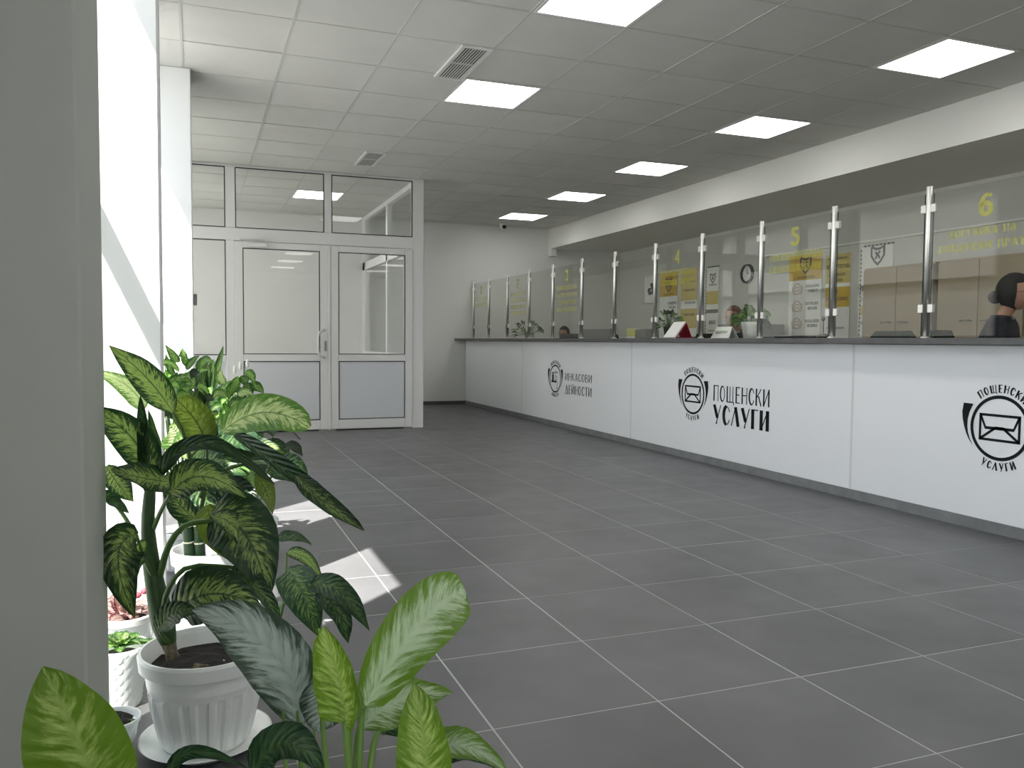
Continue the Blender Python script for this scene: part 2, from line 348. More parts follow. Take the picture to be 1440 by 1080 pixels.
# ------------------------------------------------------------------ glazed partition with double door
YP = 9.12
pt = sroot('wall_partition', (1.1, YP, 0)); pvc = M['pvc']
D0, D1 = YP-.03, YP+.04
f = MB()
for a in [(-.45, 2.405, 2.775, H), (-.45, 2.275, 2.02, 2.15), (.29, .39, 2.15, 2.775), (1.30, 1.38, 2.15, 2.775), (2.275, 2.405, 0, 2.775),
          (.29, .375, 0, 2.02), (-.45, .29, .76, .825), (-.45, .29, 0, .10), (2.20, 2.275, 2.15, 2.775)][:8]:
    f.box(a[0], a[1], D0, D1, a[2], a[3], .004)
f.build('frame', pvc, pt)
g = MB()
for (x0, x1, z0, z1) in ((-.45, .29, 2.15, 2.775), (.39, 1.30, 2.15, 2.775), (1.38, 2.275, 2.15, 2.775), (-.45, .29, .825, 2.02)):
    for (a, b, c, d) in ((x0, x0+.008, z0, z1), (x1-.008, x1, z0, z1), (x0, x1, z0, z0+.008), (x0, x1, z1-.008, z1)):
        g.box(a, b, D0-.0012, D0+.02, c, d)
    B(x0, x1, YP, YP+.006, z0, z1).build('pane', M['glass'], pt)
g.build('gasket', M['dark'], pt)
B(-.45, .29, YP-.005, YP+.02, .10, .76).build('panel', M['pvcpanel'], pt)
# side return of the vestibule
sw = sroot('wall_vestibule', (2.34, 10.7, 0)); f = MB()
X0, X1 = 2.31, 2.38
for a in [(YP+.04, YF, 2.74, H), (YP+.04, YF, 2.02, 2.13), (YP+.04, YF, .72, .83), (10.56, 10.64, .83, 2.74), (12.08, YF, .83, 2.74), (YP+.04, YP+.14, .83, 2.74)]:
    f.box(X0, X1, a[0], a[1], a[2], a[3])
f.build('frame', pvc, sw); B(X0+.01, X1-.01, YP+.04, YF, 0, .72).build('panel', pvc, sw)
for (a, b) in ((YP+.14, 10.56), (10.64, 12.08)):
    for (c, d) in ((.83, 2.02), (2.13, 2.74)): B(2.34, 2.346, a, b, c, d).build('pane', M['glass'], sw)
def door(name, x0, x1, handle):
    r = sroot(name, ((x0+x1)/2, YP, 0)); f = MB(); a, b = D0-.012, D1-.01; rw = .085
    for q in [(x0, x0+rw, .015, 2.01), (x1-rw, x1, .015, 2.01), (x0+rw, x1-rw, 1.945, 2.01), (x0+rw, x1-rw, .76, .835), (x0+rw, x1-rw, .015, .12)]:
        f.box(q[0], q[1], a, b, q[2], q[3], .004)
    f.build('door_frame', pvc, r)
    g = MB(); xa, xb = x0+rw, x1-rw
    for (z0, z1) in ((.835, 1.945), (.12, .76)):
        for (p, q, c, d) in ((xa, xa+.007, z0, z1), (xb-.007, xb, z0, z1), (xa, xb, z0, z0+.007), (xa, xb, z1-.007, z1)): g.box(p, q, a-.0012, a+.02, c, d)
    g.build('gasket', M['dark'], r)
    B(xa, xb, YP-.003, YP+.003, .835, 1.945).build('pane', M['glass'], r)
    MB().box(xa+.006, xb-.006, a+.006, a+.022, .126, .754, .003).build('panel', M['pvcpanel'], r)
    B(x0+.06, x1-.10, a+.005, b-.01, .0, .014).build('brush_seal', M['dark'], r)
    if handle:
        hx = x1-.045; z0, z1 = .80, 1.10
        pts = [(hx, a, z0), (hx, a-.05, z0), (hx-.02, a-.065, z0+.01), (hx-.06, a-.07, z0+.03), (hx-.07, a-.07, z0+.08), (hx-.07, a-.07, z1-.08), (hx-.06, a-.07, z1-.03), (hx-.02, a-.065, z1-.01), (hx, a-.05, z1), (hx, a, z1)]
        MB().tube(pts, .012, 10).build('door_handle', M['alu'], r, smooth=True)
        MB().box(hx+.005, hx+.03, a-.012, a, .87, .98, .003).build('lock_plate', M['ped'], r)
        f = MB().box(x0+.13, x0+.33, a-.05, a, 1.955, 2.0, .005); f.box(x0+.10, x0+.13, a-.03, a-.005, 1.965, 1.99)
        cl = f.build('door_closer', M['alu'], r)
        MB().tube([(x0+.22, a-.05, 2.005), (x0+.05, a-.14, 2.015), (x0+.30, a-.03, 2.03)], .008, 6).build('closer_arm', M['alu'], cl)
    return r
door('door_1', .375, 1.335, True); door('door_2', 1.365, 2.275, False)
struct('trim_2', MB().box(1.335, 1.365, D0-.02, D1-.012, .01, 2.01, .004), pvc)
# small grey reader on the last column
cr = thing('card_reader', 'small grey reader box on the side of the farthest white column', 'reader', (-.012, 6.3, 1.25))
MB().box(-.018, .006, 6.26, 6.32, 1.23, 1.31, .004).build('housing', M['ped'], cr); B(-.0175, .007, 6.265, 6.315, 1.27, 1.30).build('keypad', M['greyb'], cr)
# ------------------------------------------------------------------ glyphs (flat cut lettering)
K, T = .15, .055
def glyph(ch, k=K, t=T):
    """strokes in a cell of height 1: list of (polyline, thickness); returns width, strokes"""
    def arc(cx, cy, rx, ry, a0, a1, n=14): return [(cx+rx*math.cos(math.radians(a0+(a1-a0)*i/n)), cy+ry*math.sin(math.radians(a0+(a1-a0)*i/n))) for i in range(n+1)]
    h = k/2; g = t/2
    D = {
     'П': (.46, [([(h, 0), (h, 1)], k), ([(0, 1-g), (.46, 1-g)], t), ([(.46-g, 0), (.46-g, 1)], t)]),
     'О': (.48, [(arc(.24, .5, .24-h, .5-g, 90, 270), k), (arc(.24, .5, .24-h, .5-g, -90, 90), t)]),
     'Щ': (.66, [([(h, 0), (h, 1)], k), ([(.30, 0), (.30, 1)], t), ([(.56, 0), (.56, 1)], t), ([(0, g), (.64, g)], t), ([(.63, g), (.63, -.14)], t)]),
     'Ш': (.60, [([(h, 0), (h, 1)], k), ([(.30, 0), (.30, 1)], t), ([(.56, 0), (.56, 1)], t), ([(0, g), (.58, g)], t)]),
     'Е': (.38, [([(h, 0), (h, 1)], k), ([(0, 1-g), (.38, 1-g)], t), ([(0, .52), (.33, .52)], t), ([(0, g), (.38, g)], t)]),
     'Н': (.46, [([(h, 0), (h, 1)], k), ([(0, .52), (.46, .52)], t), ([(.46-g, 0), (.46-g, 1)], t)]),
     'С': (.44, [(arc(.25, .5, .25-h, .5-g, 90, 270), k), (arc(.25, .5, .22-g, .5-g, 90, 25), t), (arc(.25, .5, .22-g, .5-g, -90, -25), t)]),
     'К': (.46, [([(h, 0), (h, 1)], k), ([(h, .42), (.43, 1)], t), ([(.22, .58), (.44, 0)], k*.8)]),
     'И': (.50, [([(h, 0), (h, 1)], k), ([(h, .02), (.50-h, .98)], t), ([(.50-h, 0), (.50-h, 1)], k)]),
     'Й': (.50, [([(h, 0), (h, 1)], k), ([(h, .02), (.50-h, .98)], t), ([(.50-h, 0), (.50-h, 1)], k), (arc(.25, 1.16, .11, .07, 180, 360, 6), t)]),
     'У': (.50, [([(h*.8, 1), (.27, .30)], k), ([(.47, 1), (.20, -.02)], t), ([(.20, .03), (.26, .03)], k*.7)]),
     'Л': (.50, [([(.03, 0), (.26, 1)], t), ([(.26, 1), (.50-h*.8, 0)], k)]),
     'А': (.50, [([(.03, 0), (.25, 1)], t), ([(.25, 1), (.50-h*.8, 0)], k), ([(.09, .3), (.38, .3)], t)]),
     'Г': (.38, [([(h, 0), (h, 1)], k), ([(0, 1-g), (.38, 1-g)], t)]),
     'Т': (.42, [([(.21, 0), (.21, 1)], k), ([(0, 1-g), (.42, 1-g)], t)]),
     'В': (.44, [([(h, 0), (h, 1)], k), (arc(.16, .76, .22, .22, -90, 90, 8), t), (arc(.16, .27, .26, .25, -90, 90, 8), t), ([(0, 1-g), (.17, 1-g)], t), ([(0, g), (.17, g)], t), ([(0, .53), (.17, .53)], t)]),
     'Д': (.54, [([(.09, 0), (.27, 1)], t), ([(.27, 1), (.45, 0)], k), ([(0, g), (.54, g)], t), ([(.02, g), (.02, -.14)], t), ([(.52, g), (.52, -.14)], t)]),
     'Р': (.42, [([(h, 0), (h, 1)], k), (arc(.16, .73, .24, .25, -90, 90, 8), t), ([(0, 1-g), (.17, 1-g)], t), ([(0, .48), (.17, .48)], t)]),
     '2': (.50, [(arc(.25, .74, .17, .21, 170, -30, 10)+[(.08, .08)], k*.9), ([(.04, .07), (.48, .07)], .14)]),
     '3': (.48, [(arc(.22, .75, .17, .2, 160, -80, 9), k), (arc(.22, .27, .19, .22, 85, -160, 10), k)]),
     '4': (.52, [([(.37, 0), (.37, 1)], k*.8), ([(.36, .96), (.05, .30)], t), ([(.03, .30), (.52, .30)], t*1.3)]),
     '5': (.48, [([(.44, .95), (.10, .95), (.10, .55)], t*2), (arc(.22, .32, .19, .26, 110, -160, 12), k)]),
     '6': (.52, [(arc(.26, .30, .18, .24, 0, 360, 18), k), (arc(.36, .42, .30, .50, 95, 180, 9), k*.85), ([(.36, .92), (.44, .80)], k*.8)]),
     '1': (.30, [([(.16, 0), (.16, 1)], k), ([(.16, .98), (.03, .8)], t)]),
     ' ': (.25, []), ',': (.12, [([(.06, .05), (.03, -.12)], t)]), '-': (.3, [([(0, .4), (.25, .4)], t)]),
    }
    return D[ch]
def stroke(mb, pl, th, tf):
    n = len(pl); L_, R_ = [], []
    for i, p in enumerate(pl):
        a = pl[max(i-1, 0)]; b = pl[min(i+1, n-1)]; dx, dy = b[0]-a[0], b[1]-a[1]; l = math.hypot(dx, dy) or 1
        sc_ = 1
        if 0 < i < n-1:
            d1 = Vector((p[0]-a[0], p[1]-a[1])).normalized(); d2 = Vector((b[0]-p[0], b[1]-p[1])).normalized()
            sc_ = 1/max(.5, math.sqrt(max(.01, (1+d1.dot(d2))/2)))
        nx, ny = -dy/l*th/2*sc_, dx/l*th/2*sc_; L_.append((p[0]+nx, p[1]+ny)); R_.append((p[0]-nx, p[1]-ny))
    for i in range(n-1):
        mb.add([tf(*R_[i]), tf(*R_[i+1]), tf(*L_[i+1]), tf(*L_[i])], [(0, 1, 2, 3)])
def text(mb, s, u0, v0, h, width, plane, k=K, t=T, gap=.13):
    ws = [glyph(c)[0] for c in s]; tot = sum(ws)+gap*(len(s)-1); sx = width/tot; u = u0
    for c, wd in zip(s, ws):
        for pl, th in glyph(c, k, t)[1]: stroke(mb, pl, th, lambda a, b, u=u: plane(u+a*sx, v0+b*h))
        u += (wd+gap)*sx
def arctext(mb, s, cu, cv, R, h, a0, a1, plane, inward=False, k=.17, t=.09):
    """text on a circle from angle a0 to a1 (degrees)"""
    ws = [glyph(c)[0] for c in s]; gap = .16; tot = sum(ws)+gap*(len(s)-1); acc = 0
    for c, wd in zip(s, ws):
        def tf(a, b, acc=acc):
            ang = math.radians(a0+(a1-a0)*(acc+a)/tot); r = R+b*h if not inward else R+(1-b)*h
            return plane(cu+r*math.cos(ang), cv+r*math.sin(ang))
        for pl, th in glyph(c, k, t)[1]:
            q = []
            for i in range(len(pl)-1):
                (x0, y0), (x1, y1) = pl[i], pl[i+1]; q += [(x0+(x1-x0)*j/3, y0+(y1-y0)*j/3) for j in range(3)]
            stroke(mb, q+[pl[-1]], th, tf)
        acc += wd+gap
def circ(r, n=48, a0=0, a1=360): return [(r*math.cos(math.radians(a0+(a1-a0)*i/n)), r*math.sin(math.radians(a0+(a1-a0)*i/n))) for i in range(n+1)]
def logo(mb, cu, cv, R, plane, icon='env', top='ПОЩЕНСКИ', bot='УСЛУГИ'):
    off = lambda a, b: plane(cu+a, cv+b)
    ring = circ(R); stroke(mb, ring, R*.11, off)
    for sgn in (-1, 1):                                   # horn-like wings, wide above and thin below
        O_ = [(-1.34, .73), (-1.385, .43), (-1.36, .2), (-1.30, -.03), (-1.22, -.25), (-1.12, -.44), (-.965, -.63)]
        I_ = [(-.97, .72), (-1.10, .45), (-1.165, .2), (-1.175, -.03), (-1.14, -.24), (-1.07, -.43), (-.96, -.62)]
        for k in range(6):
            mb.add([off(sgn*x*R, y*R) for x, y in (O_[k], I_[k], I_[k+1], O_[k+1])], [(0, 1, 2, 3)])
    if icon == 'env':
        w2, h2, t = R*.69, R*.40, R*.085
        stroke(mb, [(-w2, -h2), (w2, -h2)], t, off); stroke(mb, [(-w2, h2), (w2, h2)], t, off)
        stroke(mb, [(-w2, -h2-t/2), (-w2, h2+t/2)], t, off); stroke(mb, [(w2, -h2-t/2), (w2, h2+t/2)], t, off)
        stroke(mb, [(-w2, h2), (-w2*.72, -.02*R), (w2*.72, -.02*R), (w2, h2)], t, off)
        stroke(mb, [(-w2, -h2), (-w2*.2, 0), (w2*.2, 0), (w2, -h2)], t, off)
    else:
        off2 = off
        stroke(mb, [(-R*.7, -.22*R), (R*.25, -.22*R)], R*.13, off2); stroke(mb, [(-R*.42, -.16*R), (-R*.42, .28*R)], R*.3, off2)
        stroke(mb, [(-R*.42+R*.14*math.cos(a), .34*R+R*.1*math.sin(a)) for a in [i*math.pi/6 for i in range(13)]], R*.1, off2)
        stroke(mb, circ(R*.17)[:], R*.05, lambda a, b: off2(a+R*.12, b+R*.05))
        for i in range(3): stroke(mb, circ(R*.06, 10), R*.05, lambda a, b, i=i: off2(a-R*.1+i*R*.22, b+R*.48))
        stroke(mb, [(.35*R, -.2*R), (.35*R, -.7*R)], R*.05, off2); stroke(mb, [(.2*R, -.7*R), (.5*R, -.7*R)], R*.05, off2)
    arctext(mb, top, cu, cv, R*1.14, R*.26, 128, 46, plane)
    arctext(mb, bot, cu, cv, R*1.12, R*.26, -118, -62, plane, inward=True)
# ------------------------------------------------------------------ service counter
ct = thing('service_counter', 'long white service counter with dark worktop and black postal emblems, facing the lobby', 'counter', (XC+.2, 7, 0))
joints = [-3.9, -1.615, 1.25, 4.122, 6.99, 9.85, YF-.005]
for i, (a, b) in enumerate(zip(joints, joints[1:])):
    MB().box(XC, XC+.03, a+.004, b-.004, .062, .992, .002).build('panel', M['laminate'], ct)
    if a > 1: B(XC-.002, XC+.004, a-.008, a+.008, .062, .992).build('joint_strip', M['alu'], ct)
B(XC+.004, XC+.05, -3.9, YF-.005, 0, .062).build('plinth', M['plinth'], ct)
MB().box(3.735, 4.35, -3.9, YF-.003, .993, 1.031, .004).build('worktop', M['top'], ct)
B(XC+.03, XC+.12, -3.9, YF-.01, .05, .99).build('back_board', M['laminate'], ct)
pl = ct
def cplane(Y0, Z0, X=XC-.0015): return lambda u, v: (X, Y0-u, Z0+v)
for cy, icon in ((3.085, 'env'), (5.935, 'env'), (8.795, 'coin'), (.2, 'env')):
    pf = cplane(cy, .56); env = icon == 'env'
    mb = MB(); logo(mb, 0, 0, .163 if env else .155, pf, icon, *(() if env else ('ИНКАСОВИ', 'ДЕЙНОСТИ'))); mb.build('emblem', M['ink'], ct, kind='stuff')
    for wd_, v_, h_, k_, t_, g_ in ((('ПОЩЕНСКИ', -.035, .128, .11, .06, .13), ('УСЛУГИ', -.215, .150, .17, .05, .08)) if env else (('ИНКАСОВИ', -.005, .085, .10, .06, .13), ('ДЕЙНОСТИ', -.155, .100, .12, .06, .13))):
        mb = MB(); text(mb, wd_, .30 if env else .28, v_, h_, .70 if env else .67, pf, k=k_, t=t_, gap=g_); mb.build('lettering', M['ink'], ct)
# ------------------------------------------------------------------ posts and glass screens
XP = 4.03
py_ = [1.36, 2.13, 2.90, 3.68, 4.45, 5.215, 6.005, 6.77, 7.57, 8.345, 9.145, 9.905, 10.70, 11.48, 12.19]
XPx = {0: 0}
ordn = ['', '', '', 'nearest the camera', 'second from the camera', 'third from the camera', 'fourth from the camera', 'fifth from the camera', 'sixth from the camera',
        'seventh from the camera', 'eighth from the camera', 'fifth from the far wall', 'fourth from the far wall', 'third from the far wall', 'last one against the far wall']
post0 = None
for i, y in enumerate(py_):
    if i < 2: continue
    lab = 'brushed steel screen post standing on the dark worktop, ' + (ordn[i] if i > 2 else 'just past the right edge of view')
    if post0 is None:
        r = thing('screen_post', lab, 'post', (XP, y, 1.031), 'steel posts along the counter'); post0 = r
        parts = []
        q = MB().lathe([(.019, .0), (.019, .885), (.0175, .889)], (0, 0, 0), 18); o = q.build('tube', M['steel'], None, smooth=True); parts.append(o)
        q = MB().lathe([(.027, 0), (.027, .006), (.021, .010), (.020, .012)], (0, 0, 0), 18); parts.append(q.build('foot_ring', M['steel'], None))
        for z in (.175, .76):
            for s in (-1, 1):
                q = MB().box(-.013, .013, s*.018 if s > 0 else -.052, .052 if s > 0 else -.018, z-.025, z+.025, .003); parts.append(q.build('clip', M['clip'], None))
        for o in parts: o.parent = r
    else:
        r = post0.copy(); C.objects.link(r); r.location = (XP, y, 1.031); r['label'] = lab
        for o in parts:
            c = o.copy(); C.objects.link(c); c.parent = r
words = {2: ('6', ['ДОСТАВКА НА', 'ПОЩЕНСКИ ПРАТКИ'], 2.62), 4: ('5', 2), 6: ('4', 2), 9: ('3', 4), 11: ('2', 4), 13: ('1', 2)}
def blocks(mb, u0, u1, v, h, plane):
    u = u0
    while u < u1:
        wd = random.uniform(.35, .7)*h; 
        for (a, b) in (((0, 1)), ((.0, .25)), ((.75, 1.))):
            if (a, b) == (0, 1): stroke(mb, [(u, v), (u, v+h)], h*.16, plane); stroke(mb, [(u+wd*.8, v), (u+wd*.8, v+h)], h*.10, plane)
            elif random.random() < .6: stroke(mb, [(u, v+a*h+.1*h), (u+wd*.8, v+a*h+.1*h)], h*.12, plane)
        u += wd*1.25
nth = {2: 'glass screen nearest the camera, with a yellow 6 and two readable lines', 4: 'glass screen with a yellow 5 above the round-mark banner', 6: 'glass screen with a yellow 4 over the yellow banners', 9: 'glass screen with a yellow 3 and four lines, over the low divider',
       11: 'glass screen with a yellow 2 and four lines, by the bushy dark plant', 13: 'last glass screen, faint yellow print, against the far wall'}
between = {3: 'plain glass screen in front of the beige cabinet and dashed notice', 5: 'plain glass screen in front of the wall clock', 7: 'plain glass screen in front of the framed picture', 8: 'plain glass screen over the yellow note box side, left of the picture',
           10: 'plain glass screen over the far seated clerk', 12: 'plain glass screen left of the bushy dark plant'}
for i in range(2, len(py_)-1):
    a, b = py_[i]+.030, py_[i+1]-.030
    lab = nth.get(i) or between.get(i)
    r = thing('glass_screen', lab, 'screen', (XP, (a+b)/2, 1.06), 'glass screens along the counter')
    if i == 2: a = 2.0
    B(XP-.003, XP+.003, a, b, 1.045, 1.878).build('pane', M['sglass'], r)
    e = MB(); e.box(XP-.0035, XP+.0035, a-.001, a+.002, 1.045, 1.878); e.box(XP-.0035, XP+.0035, b-.002, b+.001, 1.045, 1.878)
    e.build('pane_edge', M['gedge'], r)
    if i in words:
        wd = words[i]; cy = (a+b)/2 if i != 2 else 3.30; mb = MB(); P_ = cplane(cy, 0, XP-.0045)
        text(mb, wd[0], -.045, 1.70, .125, .085, P_, k=.2, t=.09); mb.build('number', M['yellow'], r)
        if i == 2:
            for (w_, u_, v_, q_) in ((wd[1][0], -.24, 1.60, .42), (wd[1][1], -.30, 1.52, .62)):
                mb = MB(); text(mb, w_, u_, v_, .042, q_, P_, k=.16, t=.10); mb.build('lettering', M['yellow'], r)
        else:
            for j in range(wd[1]): mb = MB(); blocks(mb, -.27, .27, 1.60-.085*j, .05, P_); mb.build('lettering', M['yellow'], r)
# ------------------------------------------------------------------ ceiling lights, vents, camera
lab = {(4.134, 3.677): 'square LED ceiling panel beside the beam, nearest and largest of that row', (4.134, 5.477): 'square LED ceiling panel beside the beam, second of that row',
 (4.134, 7.277): 'square LED ceiling panel beside the beam, middle of the five', (4.134, 9.077): 'square LED ceiling panel beside the beam, fourth of that row', (4.134, 10.877): 'square LED ceiling panel above the small camera by the far wall',
 (1.734, 3.677): 'large square LED ceiling panel cut by the top edge of view', (1.734, 5.477): 'square LED ceiling panel next to the slatted air grille', (1.134, 10.277): 'square LED ceiling panel seen through the glass above the door'}
for (x, y) in lamps:
    r = thing('ceiling_light', lab.get((x, y), 'square LED ceiling panel in the part of the lobby behind the camera'), 'ceiling light', (x+.3, y+.3, H), 'square LED ceiling panels')
    f = MB()
    for q in ((x+.008, x+.592, y+.008, y+.028), (x+.008, x+.592, y+.572, y+.592), (x+.008, x+.028, y+.028, y+.572), (x+.572, x+.592, y+.028, y+.572)): f.box(*q, H-.004, H+.03)
    f.build('frame', M['alu'], r); B(x+.028, x+.572, y+.028, y+.572, H-.002, H+.006).build('diffuser', M['lamp'], r)
def vent(x0, x1, y0, y1, label):
    r = thing('ceiling_vent', label, 'vent', ((x0+x1)/2, (y0+y1)/2, H), 'white ceiling air grilles'); f = MB(); b = .018
    for q in ((x0, x1, y0, y0+b), (x0, x1, y1-b, y1), (x0, x0+b, y0+b, y1-b), (x1-b, x1, y0+b, y1-b)): f.box(*q, H-.014, H)
    f.box(x0+b, x1-b, (y0+y1)/2-.004, (y0+y1)/2+.004, H-.012, H-.001); f.build('frame', M['alu'], r)
    B(x0+b, x1-b, y0+b, y1-b, H-.004, H-.001).build('duct_opening', M['black'], r)
    n = 9
    for k in range(n):
        x = x0+b+(x1-x0-2*b)*(k+.5)/n; q = MB().add([(x-.006, y0+b, H-.013), (x+.001, y0+b, H-.013), (x+.006, y0+b, H-.004), (x-.001, y0+b, H-.004), (x-.006, y1-b, H-.013), (x+.001, y1-b, H-.013), (x+.006, y1-b, H-.004), (x-.001, y1-b, H-.004)],
                 [(0, 1, 2, 3), (7, 6, 5, 4), (0, 4, 5, 1), (1, 5, 6, 2), (2, 6, 7, 3), (3, 7, 4, 0)]); q.build('slat', M['alu'], r)
vent(1.53, 1.73, 4.88, 5.52, 'white slatted air grille in the ceiling beside the second square light')
vent(1.53, 1.73, 7.93, 8.57, 'small white air grille in the ceiling in front of the glazed partition')
r = thing('security_camera', 'small white dome camera with dark lens hanging at the far end of the ceiling', 'camera', (4.41, 11.95, H))
MB().lathe([(.05, -.02), (.05, 0)], (4.41, 11.95, H), 20).build('mount', M['alu'], r)
MB().ell((4.41, 11.95, H-.045), (.045, .045, .045)).build('dome', M['alu'], r, smooth=True)
MB().tube([(4.41, 11.93, H-.05), (4.42, 11.88, H-.06)], .028, 12).build('lens', M['black'], r)
# ------------------------------------------------------------------ office behind the counter
BX = XW-.004
def wallplane(X, Y0, Z0): return lambda u, v: (X, Y0-u, Z0+v)
struct('trim_3', MB().box(XW-.035, XW, -5, 8.45, 2.06, 2.08, .003), M['paper'])
def banner(name, y1, y0, z0, z1, label, segs, dashed=False, emblem=None, circles=0, blk=()):
    r = thing(name, label, 'banner', (BX, (y0+y1)/2, z0))
    B(XW-.012, XW-.004, y0, y1, z0, z1).build('sheet', M['paper'], r)
    for (a, b, mm) in segs: B(XW-.0135, XW-.0118, y0, y1, a, b).build('colour_field', mm, r)
    P_ = wallplane(XW-.0145, y1, 0); W_ = y1-y0
    if emblem:
        mb = MB(); z = emblem; s = min(.085, W_*.2); cu = W_*.52
        sh = [(-s, s), (-s, -.1*s), (-.5*s, -.8*s), (0, -1.2*s), (.5*s, -.8*s), (s, -.1*s), (s, s), (.3*s, .7*s), (-.3*s, .7*s), (-s, s)]
        stroke(mb, [(cu+a, z+b) for a, b in sh], s*.28, P_)
        stroke(mb, [(cu-.35*s, z+.35*s), (cu-.1*s, z-.1*s), (cu-.35*s, z-.55*s)], s*.25, P_); stroke(mb, [(cu+.4*s, z+.4*s), (cu, z+.1*s), (cu+.35*s, z-.5*s)], s*.25, P_)
        blocks(mb, cu-1.6*s, cu+1.7*s, z-1.9*s, .025, P_); mb.build('emblem', M['greyink'], r)
    if circles:
        mb = MB(); mt = MB()
        for k in range(circles):
            z = 1.63-k*.20
            stroke(mb, [(W_*.28+a, z+b) for a, b in circ(.062, 24)], .012, P_); stroke(mb, [(W_*.28+a, z+b) for a, b in circ(.085, 16, 160, 230)], .012, P_); stroke(mb, [(W_*.28+a, z+b) for a, b in circ(.085, 16, -50, 20)], .012, P_)
            stroke(mb, [(W_*.28-.03, z-.02), (W_*.28+.03, z-.02), (W_*.28+.03, z+.02), (W_*.28-.03, z+.02), (W_*.28-.03, z-.02)], .008, P_)
            blocks(mt, W_*.55, W_*.95, z+.01, .032, P_); blocks(mt, W_*.62, W_*.9, z-.045, .032, P_)
        mb.build('round_mark', M['pinkink'], r); mt.build('print', M['greyink'], r)
    if blk:
        mb = MB()
        for (u0, u1, z, h) in blk: blocks(mb, W_*u0, W_*u1, z, h, P_)
        mb.build('print', M['greyink'], r)
    if dashed:
        mb = MB(); n = 24
        for k in range(n):
            z = z0+(z1-z0)*k/n; mb.box(XW-.010, XW-.003, y1+.004, y1+.02, z, z+(z1-z0)/n*.55)
        for k in range(8):
            y = y0+(y1-y0)*k/8; mb.box(XW-.010, XW-.003, y, y+(y1-y0)/8*.55, z1+.004, z1+.02)
        mb.build('dashed_border', M['black'], r)
    return r
banner('wall_banner', 10.93, 10.44, .95, 2.03, 'yellow and white banner right of the framed picture on the back wall', [(1.68, 2.03, M['ygold'])], emblem=1.86, blk=((.5, .95, 1.56, .035), (.55, .9, 1.50, .03)))
banner('wall_banner', 10.34, 9.93, .95, 2.04, 'pale yellow banner with faint print behind the red desk calendar', [(1.60, 2.04, M['ypale']), (1.2, 1.48, M['ypale'])], blk=((.2, .9, 1.85, .03), (.2, .9, 1.73, .03), (.3, .9, 1.55, .03), (.2, .9, 1.38, .03)))
banner('wall_banner', 9.70, 9.42, .95, 2.02, 'narrow white notice with dashed border left of the wall clock', [(1.52, 1.70, M['ypale']), (1.40, 1.45, M['greyb'])], dashed=True, emblem=1.88, blk=((.3, .8, 1.25, .05), (.2, .9, 1.15, .02), (.2, .9, 1.08, .02)))
banner('wall_banner', 8.00, 7.46, .95, 2.02, 'tall banner with yellow top, dark shield and three pale round marks', [(1.73, 2.02, M['ygold'])], emblem=1.91, circles=3)
banner('wall_banner', 7.39, 7.02, .95, 1.98, 'banner with printed yellow halves beside a steel post, left of the cabinets', [(1.66, 1.98, M['ypale']), (1.40, 1.62, M['ygold'])], blk=((.1, .9, 1.92, .025), (.05, .95, 1.82, .045), (.1, .8, 1.74, .03), (.2, .7, 1.68, .025), (.3, .5, 1.55, .03), (.05, .95, 1.47, .035), (.1, .8, 1.16, .02)))
banner('wall_banner', 6.86, 6.44, .95, 2.01, 'white notice with dashed border and shield just above the beige cabinet', [(1.30, 1.40, M['ypale'])], dashed=True, emblem=1.92, blk=((.0, .6, 1.55, .06), (0, .5, 1.45, .03), (0, .7, 1.2, .03)))
r = thing('framed_picture', 'small framed dark print hanging on the office back wall', 'picture', (BX, 11.2, 1.83)); f = MB(); y0, y1, z0, z1 = 10.98, 11.38, 1.60, 2.04
for q in ((y0, y1, z0, z0+.02), (y0, y1, z1-.02, z1), (y0, y0+.02, z0, z1), (y1-.02, y1, z0, z1)): f.box(XW-.025, XW-.002, *q)
f.build('frame', M['alu'], r); B(XW-.012, XW-.004, y0+.02, y1-.02, z0+.02, z1-.02).build('mat_board', M['paper'], r)
mb = MB()
for k in range(18): a = y0+.08+random.random()*.18; b = z0+.12+random.random()*.15; mb.box(XW-.014, XW-.0115, a, a+.05, b, b+.05)
mb.build('print', M['greyink'], r)
r = thing('wall_clock', 'oval dark rimmed clock with pale dial on the office back wall', 'clock', (BX, 8.8, 1.88))
def ringX(mb, X0, X1, cy, cz, ro, ri, n=36, sy=1.0):
    b = len(mb.v)
    for k in range(n):
        a = 2*math.pi*k/n; c, s = math.cos(a), math.sin(a)
        for (X, rr) in ((X1, ro), (X0, ro*.97), (X0, ri), (X1, ri)): mb.v.append((X, cy+rr*c*sy, cz+rr*s))
    for k in range(n):
        for j in range(4): a = b+k*4+j; a2 = b+k*4+(j+1) % 4; c = b+((k+1) % n)*4; mb.f.append((a, a2, c+(j+1) % 4, c+j))
mb = MB(); ringX(mb, XW-.035, XW-.003, 8.80, 1.88, .125, .10); mb.build('rim', M['black'], r)
mb = MB(); ringX(mb, XW-.012, XW-.006, 8.80, 1.88, .101, .0005); mb.build('dial', M['paper'], r)
mb = MB(); mb.box(XW-.018, XW-.014, 8.797, 8.803, 1.88, 1.95); mb.box(XW-.018, XW-.014, 8.75, 8.80, 1.877, 1.883)
for k in range(12): a = k*math.pi/6; mb.box(XW-.015, XW-.011, 8.80+.085*math.cos(a)-.004, 8.80+.085*math.cos(a)+.004, 1.88+.085*math.sin(a)-.004, 1.88+.085*math.sin(a)+.004)
mb.build('hands', M['black'], r)
